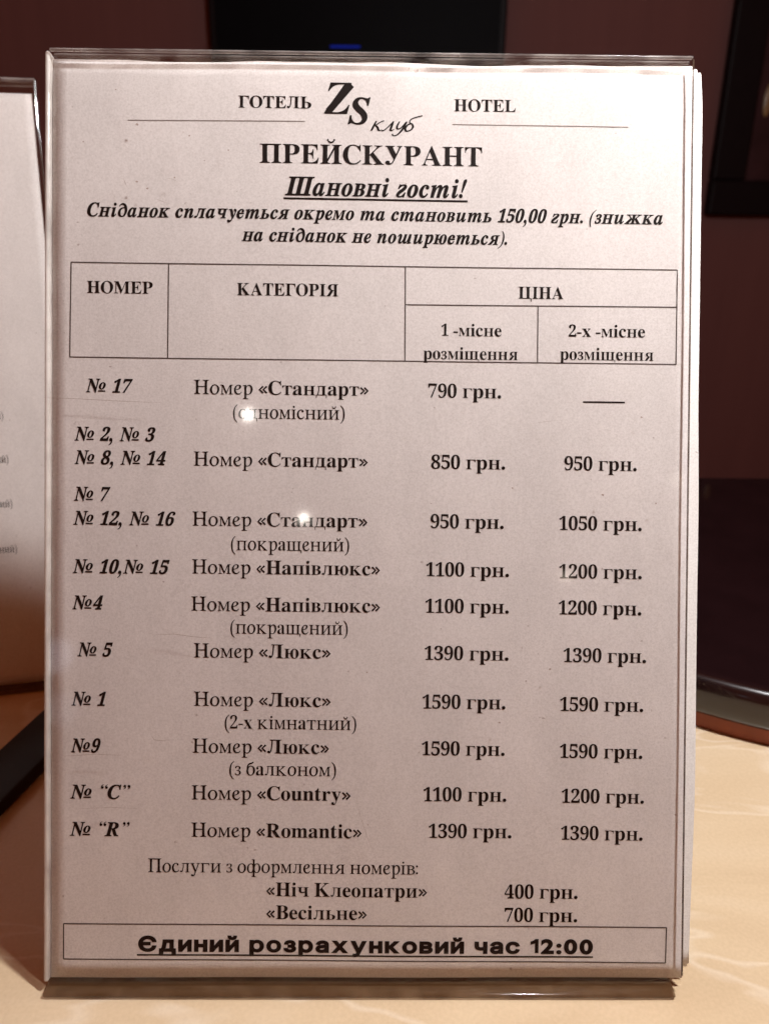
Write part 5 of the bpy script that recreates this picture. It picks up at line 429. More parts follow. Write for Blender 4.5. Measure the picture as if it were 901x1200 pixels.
def acrylic_material(name, tint, rough=0.02, haze=0.0):
    """clear sheet plastic: straight-through light plus a Fresnel mirror, faint smeared film"""
    m, out, N, L = nodes(name)
    tr = N('BsdfTransparent')
    tr.inputs[0].default_value = tuple(tint) + (1,)
    gl = N('BsdfGlossy')
    gl.inputs[0].default_value = (1, 1, 1, 1)
    gl.inputs['Roughness'].default_value = rough
    df = N('BsdfDiffuse')
    df.inputs[0].default_value = (0.85, 0.85, 0.88, 1)
    geo = N('NewGeometry')
    fr = N('Fresnel', IOR=1.47)
    outer = N('Math', operation='SUBTRACT')
    outer.inputs[0].default_value = 1.0
    L(geo, 'Backfacing', outer, 1)
    face = N('Math', operation='MULTIPLY')
    L(fr, 0, face, 0)
    L(outer, 0, face, 1)
    mix = N('MixShader')
    L(face, 0, mix, 0)
    L(tr, 0, mix, 1)
    L(gl, 0, mix, 2)
    tc = N('TexCoord')
    mp = N('Mapping')
    mp.inputs['Rotation'].default_value = (0, 0, 0.5)
    mp.inputs['Scale'].default_value = (1.0, 0.35, 1.0)
    L(tc, 'Object', mp, 'Vector')
    ns = N('TexNoise', Scale=30.0, Detail=5.0, Roughness=0.6, Distortion=0.6)
    L(mp, 'Vector', ns, 'Vector')
    hz = ramp(N, [(0.45, (0, 0, 0)), (0.85, (haze, haze, haze))])
    L(ns, 'Fac', hz, 'Fac')
    mix2 = N('MixShader')
    L(hz, 'Color', mix2, 0)
    L(mix, 0, mix2, 1)
    L(df, 0, mix2, 2)
    L(mix2, 0, out, 0)
    return m


def edge_material(name, col, trans=0.45):
    """cut or folded plastic edge: milky, half see-through, glossy"""
    m, out, N, L = nodes(name)
    p = N('BsdfPrincipled', Roughness=0.12)
    p.inputs['Base Color'].default_value = tuple(col) + (1,)
    tr = N('BsdfTransparent')
    tr.inputs[0].default_value = (0.95, 0.92, 0.9, 1)
    tc = N('TexCoord')
    ns = N('TexNoise', Scale=90.0, Detail=4.0)
    L(tc, 'Object', ns, 'Vector')
    r = ramp(N, [(0.3, (trans * 0.7,) * 3), (0.7, (min(1, trans * 1.3),) * 3)])
    L(ns, 'Fac', r, 'Fac')
    mix = N('MixShader')
    L(r, 'Color', mix, 0)
    L(p, 0, mix, 1)
    L(tr, 0, mix, 2)
    L(mix, 0, out, 0)
    return m


def plain(name, col, rough, spec=0.5, noise=0.0, scale=60.0, coat=0.0, bump=0.0):
    m, out, N, L = nodes(name)
    p = N('BsdfPrincipled', Roughness=rough)
    p.inputs['Specular IOR Level'].default_value = spec
    p.inputs['Coat Weight'].default_value = coat
    p.inputs['Coat Roughness'].default_value = 0.04
    tc = N('TexCoord')
    ns = N('TexNoise', Scale=scale, Detail=5.0, Roughness=0.6)
    L(tc, 'Object', ns, 'Vector')
    r = ramp(N, [(0.3, tuple(c * (1 - noise) for c in col)), (0.7, tuple(c * (1 + noise) for c in col))])
    L(ns, 'Fac', r, 'Fac')
    L(r, 'Color', p, 'Base Color')
    if bump:
        b = N('Bump', Strength=bump, Distance=0.002)
        L(ns, 'Fac', b, 'Height')
        L(b, 'Normal', p, 'Normal')
    L(p, 0, out, 0)
    return m


def counter_material():
    m, out, N, L = nodes('counter_laminate')
    p = N('BsdfPrincipled', Roughness=0.26)
    p.inputs['Specular IOR Level'].default_value = 0.4
    tc = N('TexCoord')
    mp = N('Mapping')
    mp.inputs['Rotation'].default_value = (0, 0, math.radians(28))
    mp.inputs['Scale'].default_value = (0.35, 1.0, 1.0)
    L(tc, 'Object', mp, 'Vector')
    cloud = N('TexNoise', Scale=16.0, Detail=4.0, Roughness=0.55, Distortion=0.8)
    sheen_streak = N('TexNoise', Scale=24.0, Detail=3.0, Roughness=0.5, Distortion=0.5)
    fine = N('TexNoise', Scale=700.0, Detail=3.0)
    L(mp, 'Vector', cloud, 'Vector')
    L(mp, 'Vector', sheen_streak, 'Vector')
    L(tc, 'Object', fine, 'Vector')
    base = ramp(N, [(0.3, (0.60, 0.445, 0.275)), (0.5, (0.69, 0.535, 0.345)), (0.7, (0.74, 0.595, 0.41))])
    L(cloud, 'Fac', base, 'Fac')
    vr = ramp(N, [(0.485, (0, 0, 0)), (0.505, (0.5, 0.5, 0.5)), (0.525, (0, 0, 0))])  # pale streaks painted in for reflections on the glossy top
    L(sheen_streak, 'Fac', vr, 'Fac')
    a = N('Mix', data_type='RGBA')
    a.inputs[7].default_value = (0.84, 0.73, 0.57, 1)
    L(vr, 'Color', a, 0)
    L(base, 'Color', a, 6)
    fr = ramp(N, [(0.3, (0.93, 0.92, 0.91)), (0.7, (1, 1, 1))])
    L(fine, 'Fac', fr, 'Fac')
    b = N('Mix', data_type='RGBA', blend_type='MULTIPLY')
    b.inputs[0].default_value = 1.0
    L(a, 2, b, 6)
    L(fr, 'Color', b, 7)
    L(b, 2, p, 'Base Color')
    L(p, 0, out, 0)
    return m


def wall_material():
    m, out, N, L = nodes('wall_paint')
    p = N('BsdfPrincipled', Roughness=0.6)
    p.inputs['Specular IOR Level'].default_value = 0.08
    tc = N('TexCoord')
    mp = N('Mapping')
    mp.inputs['Scale'].default_value = (14.0, 1.0, 0.8)
    L(tc, 'Object', mp, 'Vector')
    ns = N('TexNoise', Scale=3.0, Detail=6.0, Roughness=0.6)
    L(mp, 'Vector', ns, 'Vector')
    r = ramp(N, [(0.25, (0.142, 0.066, 0.062)), (0.75, (0.164, 0.076, 0.070))])
    L(ns, 'Fac', r, 'Fac')
    L(r, 'Color', p, 'Base Color')
    L(p, 0, out, 0)
    return m


PAPER = paper_material('white_paper', (0.80, 0.765, 0.755))
PAPER_PLAIN = paper_material('spare_paper', (0.88, 0.86, 0.82))
INK = plain('printed_ink', (0.007, 0.006, 0.006), 0.6, 0.12)
INK_GREY = plain('printed_rule_ink', (0.075, 0.06, 0.055), 0.6, 0.3)
INK_THIN = plain('grey_rule_ink', (0.22, 0.19, 0.17), 0.6, 0.3)
ACRYLIC = acrylic_material('clear_acrylic', (0.985, 0.98, 0.97), 0.05, 0.005)
ACRYLIC_BACK = acrylic_material('clear_acrylic_back', (0.95, 0.94, 0.92), 0.03, 0.0)
EDGE = edge_material('acrylic_fold_edge', (0.84, 0.81, 0.77), 0.45)
EDGE_DARK = edge_material('acrylic_foot_edge', (0.120, 0.060, 0.026), 0.50)
RIM_CLEAR = edge_material('acrylic_top_fold', (0.62, 0.58, 0.55), 0.95)
RIM = edge_material('acrylic_rim', (0.62, 0.58, 0.55), 0.76)
EDGE_LINE = edge_material('acrylic_cut_edge', (0.10, 0.065, 0.045), 0.35)
SCRATCH = plain('scratch_mark', (0.36, 0.28, 0.24), 0.5, 0.4)
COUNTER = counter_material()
WALL = wall_material()
LACQUER = plain('black_lacquer', (0.010, 0.0035, 0.004), 0.22, 0.5, 0.2, 40.0, coat=0.6)
BLACK_PLASTIC = plain('black_plastic', (0.008, 0.006, 0.009), 0.45, 0.3, 0.2, 200.0, bump=0.05)
MAHOGANY = plain('red_brown_wood', (0.30, 0.065, 0.020), 0.4, 0.4, 0.25, 30.0)
FRAME_BLACK = plain('black_frame_paint', (0.005, 0.003, 0.004), 0.5, 0.12, 0.2, 50.0)
PICTURE_DARK = plain('dark_picture_print', (0.035, 0.015, 0.018), 0.4, 0.2, 0.5, 12.0)
GOLD = plain('glint_gold', (0.24, 0.16, 0.07), 0.35, 0.6, 0.3, 80.0)
SCREEN = plain('dark_screen_glass', (0.002, 0.002, 0.003), 0.5, 0.05, 0.2, 20.0)

m_, out_, N_, L_ = nodes('blue_glint_glow')
em_ = N_('Emission', Strength=0.22)  # emission stands in for a blue glint on the holder's rim
em_.inputs[0].default_value = (0.03, 0.06, 0.85, 1)
L_(em_, 0, out_, 0)
BLUE_GLOW = m_

# ---------------------------------------------------------------- the place
t = empty('reception_counter')
tag(t, 'pale beige counter top with faint light streaks carrying the two sign holders', 'counter')
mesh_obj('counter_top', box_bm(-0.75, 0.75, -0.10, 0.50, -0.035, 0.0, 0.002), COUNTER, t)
mesh_obj('counter_front', box_bm(-0.72, 0.72, -0.06, 0.46, -0.80, -0.036), MAHOGANY, t)

WALL_Y = 1.5
o = mesh_obj('wall', box_bm(-2.2, 2.2, WALL_Y, WALL_Y + 0.1, -0.80, 2.4), WALL)
tag(o, 'plain dark brown wall filling the background behind the counter', 'wall')
o = mesh_obj('floor', box_bm(-2.2, 2.2, -3.2, WALL_Y - 0.002, -0.85, -0.802), MAHOGANY)
o['kind'] = 'structure'


def ledge_outline(inset):
    cx, cy, r = 0.293, 0.359, 0.25 - inset
    pts = []
    for i in range(65):
        a = math.pi + math.pi * i / 64
        pts.append((cx + r * math.cos(a), cy + r * math.sin(a)))
    pts.append((cx + r, 0.449 - inset))
    pts.append((cx - r, 0.449 - inset))
    return pts


def loft(rings):
    bm = bmesh.new()
    prev = None
    first = None
    for pts in rings:
        vs = [bm.verts.new(p) for p in pts]
        if prev:
            n = len(vs)
            for i in range(n):
                bm.faces.new((prev[i], prev[(i + 1) % n], vs[(i + 1) % n], vs[i]))
        else:
            first = vs
        prev = vs
    bm.faces.new(prev)
    bm.faces.new(first[::-1])
    bmesh.ops.recalc_face_normals(bm, faces=bm.faces)
    return bm


t = empty('black_ledge', (0, 0, 0))
tag(t, 'raised black glossy slab with a curved front edge on the counter at the right', 'ledge')
rings = []
for inset, z in ((0.006, 0.0085), (0.002, 0.0095), (0.0005, 0.012), (0.0, 0.017), (0.0, 0.022), (0.0008, 0.0265),
                 (0.0025, 0.0290), (0.005, 0.0300), (0.009, 0.0302)):
    rings.append([(x, y, z) for x, y in ledge_outline(inset)])
o = mesh_obj('slab', loft(rings), LACQUER, t, True)
mesh_obj('lower_band', loft([[(x, y, z) for x, y in ledge_outline(0.004)] for z in (0.0004, 0.0084)]), MAHOGANY, t)  # narrow red-brown band between slab and counter

# dark bar on the counter between the two signs
a = on_level(0, 924, 0.0)
b = on_level(45, 880, 0.0)
d = (b - a).normalized()
ang = math.atan2(d.y, d.x)
c = a + d * 0.035
bar = mesh_obj('dark_bar', box_bm(-0.10, 0.10, -0.0135, 0.0120, 0.0005, 0.007, 0.002, 3), BLACK_PLASTIC, None, True)
bar.location = c
bar.rotation_euler = (0, 0, ang)
tag(bar, 'matt black flat bar lying on the counter between the two sign holders', 'bar')

# framed picture at the upper right of the wall
p = on_depth(829, 252, WALL_Y - 0.03)
t = empty('framed_picture', (p.x, WALL_Y, p.z))
tag(t, 'black framed dark picture hanging on the wall at the upper right', 'picture')
W_, H_, B_ = 0.80, 1.0, 0.062
bm = bmesh.new()
me = bpy.data.meshes.new('tmp')
for q in ((0, W_, 0, B_), (0, W_, H_ - B_, H_), (0, B_, B_ + .0001, H_ - B_ - .0001), (W_ - B_, W_, B_ + .0001, H_ - B_ - .0001)):
    bb_ = box_bm(q[0], q[1], -0.030, -0.001, q[2], q[3], 0.004)
    bb_.to_mesh(me)
    bb_.free()
    bm.from_mesh(me)
mesh_obj('frame', bm, FRAME_BLACK, t)
mesh_obj('print', box_bm(B_ - .003, W_ - B_ + .003, -0.014, -0.010, B_ - .003, H_ - B_ + .003), PICTURE_DARK, t)
g = on_depth(899, 118, WALL_Y - 0.014) - Vector((p.x, WALL_Y, p.z))
bm = bmesh.new()
bmesh.ops.create_uvsphere(bm, u_segments=16, v_segments=8, radius=1.0)
bmesh.ops.scale(bm, vec=(0.008, 0.003, 0.028), verts=bm.verts)
bmesh.ops.translate(bm, vec=(g.x, -0.0145, g.z), verts=bm.verts)
mesh_obj('gold_glint', bm, GOLD, t, True)  # small gold body stands in for a glint inside the frame

# black screen on the wall, top centre
p0 = on_depth(250, 112, WALL_Y - 0.04)
p1 = on_depth(589, 112, WALL_Y - 0.04)
t = empty('wall_screen', (p0.x, WALL_Y, p0.z))
tag(t, 'black rectangular screen on the wall above the price sheet', 'screen')
sw = p1.x - p0.x
mesh_obj('casing', box_bm(0, sw, -0.040, -0.001, 0, 0.80, 0.004), FRAME_BLACK, t)
mesh_obj('display', box_bm(0.012, sw - 0.012, -0.0425, -0.0402, 0.012, 0.788), SCREEN, t)

q0 = on_depth(387, 54.5, WALL_Y - 0.044) - Vector((p0.x, WALL_Y, p0.z))
q1 = on_depth(422, 55, WALL_Y - 0.044) - Vector((p0.x, WALL_Y, p0.z))
mesh_obj('rim_glint_bar', box_bm(q0.x, q1.x, -0.046, -0.0426, q0.z - 0.0016, q0.z + 0.0016, 0.001), BLUE_GLOW, t)  # glowing bar added for the blue glint along the sign's top edge

# ---------------------------------------------------------------- sign holders
HW = 0.107        # half width
HH = 0.310        # height of the clear panel


def make_holder(org, rot, label):
    t = empty('sign_holder', org, rot)
    tag(t, label, 'sign holder', 'clear plastic sign holders on the counter')
    mesh_obj('front_panel', box_bm(-HW + 0.0018, HW - 0.0003, 0.0, HH - 0.0011, -0.0020, 0.0, 0.0003), ACRYLIC, t)
    mesh_obj('top_rim', box_bm(-HW + 0.0018, HW, HH - 0.0010, HH, -0.0012, 0.0001, 0.0004, 3), RIM, t, True)
    mesh_obj('open_edge', box_bm(HW - 0.0002, HW + 0.0003, 0.003, HH - 0.0011, -0.0006, 0.0, 0.0001), EDGE_LINE, t)
    mesh_obj('back_panel', box_bm(-HW + 0.0018, HW - 0.001, 0.0, HH - 0.0016, -0.0085, -0.0065, 0.0005), ACRYLIC_BACK, t)
    mesh_obj('side_edge', box_bm(-HW, -HW + 0.0017, 0.0, HH - 0.0004, -0.0080, -0.0008, 0.0008, 3), EDGE, t, True)
    mesh_obj('top_edge', box_bm(-HW + 0.0023, HW - 0.0003, HH - 0.0014, HH - 0.0004, -0.0085, -0.0024, 0.0004), RIM_CLEAR, t)
    # the foot lies flat on the counter: drawn in world directions, then carried into the sign's frame
    inv = rot.transposed()
    fb = bmesh.new()
    me = bpy.data.meshes.new('tmp_foot')
    yaw = math.atan2(rot[1][0], rot[0][0])
    rz = Matrix.Rotation(yaw, 3, 'Z')
    for q in ((-HW + 0.0003, HW - 0.0022, -0.0022, 0.006, 0.0004 - org[2], -0.0024, 0.0008),):
        b_ = box_bm(*q, 3)
        b_.to_mesh(me)
        b_.free()
        fb.from_mesh(me)
    for v in fb.verts:
        v.co = inv @ (rz @ v.co)
    mesh_obj('foot_lip', fb, EDGE_DARK, t, True)
    fb = box_bm(-HW + 0.0006, HW - 0.0024, 0.0062, 0.085, 0.0004 - org[2], 0.0026 - org[2], 0.0006)
    for v in fb.verts:
        v.co = inv @ (rz @ v.co)
    mesh_obj('foot_plate', fb, ACRYLIC_BACK, t)
    return t


SIGN = make_holder(SIGN_ORG, SIGN_ROT, 'clear plastic sign holder in the foreground standing around the hotel price sheet')

LEFT_YAW = math.radians(12.5)
LEFT_ROT = tilt_matrix(math.radians(17), LEFT_YAW)
LEFT_BR = on_level(105, 802, 0.0)
LEFT_ORG = LEFT_BR + Vector((0, 0, 0.0045)) - Matrix.Rotation(LEFT_YAW, 3, 'Z') @ Vector((HW, 0, 0))
LEFT = make_holder(LEFT_ORG, LEFT_ROT, 'second clear plastic sign holder, cut by the left picture edge behind the price sheet')

# ---------------------------------------------------------------- sheets of paper
PZ = -0.0030      # plane of the printed sheet inside its holder


def wave(x, y):
    k = max(0.0, (y - 0.27) / 0.04)
    w = 0.00016 * math.sin(x * 61 + y * 9 + 0.6) + 0.00012 * math.sin(y * 47 - x * 21)
    c = max(0.0, (y - 0.295) / 0.0125)
    return w * 0.8 + 0.00006 * k * math.sin(x * 95 + 1.2) - 0.0005 * c * c


def sheet_bm(x0, x1, y0, y1, z, nx=44, ny=62, edge=None, top=None, amp=1.0, thick=0.00012):
    bm = bmesh.new()
    rows = []
    for side in (0, 1):
        grid = []
        for j in range(ny + 1):
            y = y0 + (y1 - y0) * j / ny
            xr = edge(y) if edge else x1
            row = []
            for i in range(nx + 1):
                x = x0 + (xr - x0) * i / nx
                yy = y + (top(x) * (j / ny) ** 12 if top else 0.0)
                row.append(bm.verts.new((x, yy, z + amp * wave(x, yy) - side * thick)))
            grid.append(row)
        rows.append(grid)
    for s, g in enumerate(rows):
        for j in range(ny):
            for i in range(nx):
                q = (g[j][i], g[j][i + 1], g[j + 1][i + 1], g[j + 1][i])
                bm.faces.new(q if s == 0 else q[::-1])
    f, b = rows
    for j in range(ny):
        bm.faces.new((f[j + 1][0], b[j + 1][0], b[j][0], f[j][0]))
        bm.faces.new((f[j][nx], b[j][nx], b[j + 1][nx], f[j + 1][nx]))
    for i in range(nx):
        bm.faces.new((f[0][i], b[0][i], b[0][i + 1], f[0][i + 1]))
        bm.faces.new((f[ny][i + 1], b[ny][i + 1], b[ny][i], f[ny][i]))
    return bm


def top_wave(x):
    return 0.00030 * math.sin(x * 60 + 2.0) + 0.00022 * math.sin(x * 131) + 0.00008 * math.sin(x * 290)


SHEET = empty('price_sheet', SIGN_ORG, SIGN_ROT)
tag(SHEET, 'white printed hotel price list, the sheet standing upright in the foreground holder', 'price list')
mesh_obj('paper', sheet_bm(-HW + 0.0019, HW + 0.0011, 0.0006, HH - 0.0020, PZ, top=top_wave), PAPER, SHEET, True)


def right_edge(points, z):
    """a sheet's free right edge, from the photograph's edge pixels to the sign's plane"""
    q = [on_frame(px, py, SIGN_ORG, SIGN_ROT, z) for px, py in points]
    q.sort(key=lambda v: v.y)

    def f(y):
        if y <= q[0].y:
            return q[0].x
        for a, b in zip(q, q[1:]):
            if y <= b.y:
                k = (y - a.y) / (b.y - a.y)
                k = k * k * (3 - 2 * k)
                return a.x + (b.x - a.x) * k
        return q[-1].x
    return f


for points, z, lab, y0, y1 in (
        ([(817, 78), (815.5, 250), (814, 500), (812, 640), (811, 760), (809, 930), (804, 1148)], -0.0046,
         'plain cream sheet edge peeking out right behind the price list', 0.0036, HH - 0.0019),
        ([(821.5, 84), (822.8, 130), (821, 250), (818, 460), (818, 600), (815.5, 760), (814, 900), (806.5, 1140)], -0.0058,
         'plain white sheet, rearmost in the foreground holder and sticking out farthest right', 0.0039, HH - 0.0024)):
    e = right_edge(points, z)
    o = mesh_obj('spare_sheet', sheet_bm(-HW + 0.004, HW, y0, y1, z, 24, 62, edge=e, amp=0.6), PAPER_PLAIN, None, True)
    o.matrix_world = Matrix.Translation(SIGN_ORG) @ SIGN_ROT.to_4x4()
    tag(o, lab, 'paper sheet', 'spare sheets behind the price list')

LSHEET = empty('notice_sheet', LEFT_ORG, LEFT_ROT)
tag(LSHEET, 'white printed sheet in the holder cut by the left picture edge', 'notice')
mesh_obj('paper', sheet_bm(-HW + 0.0024, HW - 0.0022, 0.0006, HH - 0.0065, PZ), PAPER, LSHEET, True)
o = mesh_obj('spare_sheet', sheet_bm(-HW + 0.003, HW - 0.003, 0.0012, HH - 0.0075, -0.0048, 24, 40), PAPER_PLAIN, None, True)
o.matrix_world = Matrix.Translation(LEFT_ORG) @ LEFT_ROT.to_4x4()
tag(o, 'blank white sheet behind the left notice in its holder', 'paper sheet')

# ---------------------------------------------------------------- lettering
_tri = {}


def decode(s):
    out = []
    for c in s.split('~'):
        v = [(AL.index(c[i]) * len(AL) + AL.index(c[i + 1]) - 700) / 1000.0 for i in range(0, len(c), 2)]
        out.append([(v[i], v[i + 1]) for i in range(0, len(v), 2)])
    return out


def glyph(font, ch):
    """triangulated letter: vertices, triangles, advance box (slant taken out) and ink box"""
    if (font, ch) in _tri:
        return _tri[font, ch]
    g = decode(GLYPHS[font][ch])
    V, E = [], []
    for c in g:
        b = len(V)
        V += [Vector(p) for p in c]
        E += [(b + i, b + (i + 1) % len(c)) for i in range(len(c))]
    v, _e, f, *_ = delaunay_2d_cdt(V, E, [], 0, 1e-5)
    tris = []
    for tr in f:
        x = sum(v[i].x for i in tr) / 3
        y = sum(v[i].y for i in tr) / 3
        w = 0
        for c in g:
            for i in range(len(c)):
                x1, y1 = c[i - 1]
                x2, y2 = c[i]
                if (y1 > y) != (y2 > y) and x1 + (y - y1) / (y2 - y1) * (x2 - x1) > x:
                    w += 1 if y2 > y1 else -1
        if w:
            tris.append(tuple(tr))
    s = SLANT[font]
    un = [p.x - s * p.y for p in v]
    xs = [p.x for p in v]
    r = ([(p.x, p.y) for p in v], tris, min(un), max(un), min(xs), max(xs))
    _tri[font, ch] = r
    return r


GAP = {'B': 0.045, 'R': 0.048, 'J': 0.045, 'S': 0.10, 'K': -0.02}


class Print:
    """ink on one sheet: lettering and rules gathered into one mesh per printed block"""

    def __init__(self, org, rot, slope):
        self.org, self.rot, self.slope = org, rot, slope
        self.v, self.f = [], []

    def pt(self, px, py):
        return on_frame(px, py, self.org, self.rot, PZ)

    def put(self, co, faces, lift=0.00009):
        b = len(self.v)
        self.v += [(x, y, PZ + wave(x, y) + lift) for x, y in co]
        self.f += [tuple(b + i for i in q) for q in faces]

    def text(self, runs, xl, xr, yb, em):
        if isinstance(runs, tuple):
            runs = [runs]
        x = 0.0
        items = []
        ink0 = ink1 = None
        for font, s in runs:
            for ch in s:
                if ch == ' ':
                    x += {'J': 0.275, 'S': 0.36}.get(font, 0.235)
                    continue
                v, tr, u0, u1, k0, k1 = glyph(font, ch)
                dx = x - u0
                items.append((v, tr, dx))
                ink0 = k0 + dx if ink0 is None else min(ink0, k0 + dx)
                ink1 = k1 + dx if ink1 is None else max(ink1, k1 + dx)
                x += u1 - u0 + GAP[font]
        a = self.pt(xl, yb)
        b = self.pt(xr, yb + self.slope(yb) * (xr - xl))
        d = (b - a).to_2d()
        width = d.length
        d.normalize()
        n = Vector((-d.y, d.x))
        sx = width / (ink1 - ink0)
        sy = em * (self.pt(xl, yb - 50) - a).length / 50
        for v, tr, dx in items:
            co = []
            for gx, gy in v:
                q = a.to_2d() + d * ((gx + dx - ink0) * sx) + n * (gy * sy)
                co.append((q.x, q.y))
            self.put(co, tr)

    def rule(self, x0, y0, x1, y1, w):
        a = self.pt(x0, y0).to_2d()
        b = self.pt(x1, y1).to_2d()
        d = (b - a).normalized()
        n = Vector((-d.y, d.x)) * (w * 0.000144)
        k = 14
        co, fc = [], []
        for i in range(k + 1):
            p = a.lerp(b, i / k)
            co += [tuple(p + n), tuple(p - n)]
            if i:
                fc.append((2 * i - 2, 2 * i - 1, 2 * i + 1, 2 * i))
        self.put(co, fc, 0.00008)

    def flush(self, name, mat, parent, label=None):
        me = bpy.data.meshes.new(name)
        me.from_pydata(self.v, [], self.f)
        me.materials.append(mat)
        o = link(bpy.data.objects.new(name, me), parent)
        if label:
            o['label'] = label
        self.v, self.f = [], []
        return o


P = Print(SIGN_ORG, SIGN_ROT, lambda y: 0.0150 - (y - 190) / 896.0 * 0.0072)


def words(name, runs, xl, xr, yb, em):
    P.text(runs, xl, xr, yb, em)
    return P.flush(name, INK, SHEET)


def line(name, x0, y0, x1, y1, w, mat):
    P.rule(x0, y0, x1, y1, w)
    return P.flush(name, mat, SHEET)


words('hotel_word', ('B', 'ГОТЕЛЬ'), 279.8, 365, 126.3, 20.6)
words('hotel_word', ('B', 'HOTEL'), 532, 604, 130.2, 20.6)
line('heading_rule', 150, 140.7, 357.5, 142.6, 1.0, INK_THIN)
line('heading_rule', 530, 145.8, 735.7, 149.2, 1.0, INK_THIN)
words('logo_letter', ('J', 'Z'), 380, 414.5, 133.6, 55)
words('logo_letter', ('J', 'S'), 407.5, 434, 145.2, 45)
words('logo_script', ('K', 'клуб'), 434, 494.7, 153.4, 26)
words('title', ('B', 'ПРЕЙСКУРАНТ'), 304.8, 564.5, 191, 33)
words('greeting', ('J', 'Шановні гості!'), 334, 547, 228.8, 31.5)
line('underline', 332.5, 232.6, 547.8, 235.8, 2.2, INK)
words('breakfast_notice', ('J', 'Сніданок сплачується окремо та становить 150,00 грн. (знижка'), 102.7, 776, 253.3, 23.3)
words('breakfast_notice', ('J', 'на сніданок не поширюється).'), 283.3, 594, 282.3, 23.3)
for q in ((84, 307.3, 793, 316.6), (82.3, 418.3, 791.4, 427.2), (84, 307.3, 82.3, 418.3), (793, 316.6, 791.4, 427.2),
          (197.9, 308.9, 196.6, 419.6), (475, 313, 474.4, 423.6), (475, 357, 792.5, 360.3), (630.2, 358.7, 629.4, 425),
          (75.2, 1082, 780.5, 1087), (75.2, 1123.3, 779.2, 1128.4), (75.2, 1082, 75.2, 1123.3), (780.5, 1087, 779.2, 1128.4)):
    line('table_rule', *q, 1.35, INK_GREY)
for s, xl, xr, yb, em in (('НОМЕР', 102.6, 179.2, 343.2, 20.8), ('КАТЕГОРІЯ', 278, 396.4, 345.8, 21), ('ЦІНА', 607.2, 659.7, 350, 20.8),
                          ('1 -місне', 517, 587.4, 393.4, 21), ('розміщення', 496, 606.5, 420.6, 21),
                          ('2-х -місне', 666, 755, 394.6, 21), ('розміщення', 655.8, 765, 421.6, 21)):
    words('column_heading', ('B', s), xl, xr, yb, em)
NOM = ('R', 'Номер ')


def named(s):
    return [NOM, ('B', '«' + s + '»')]


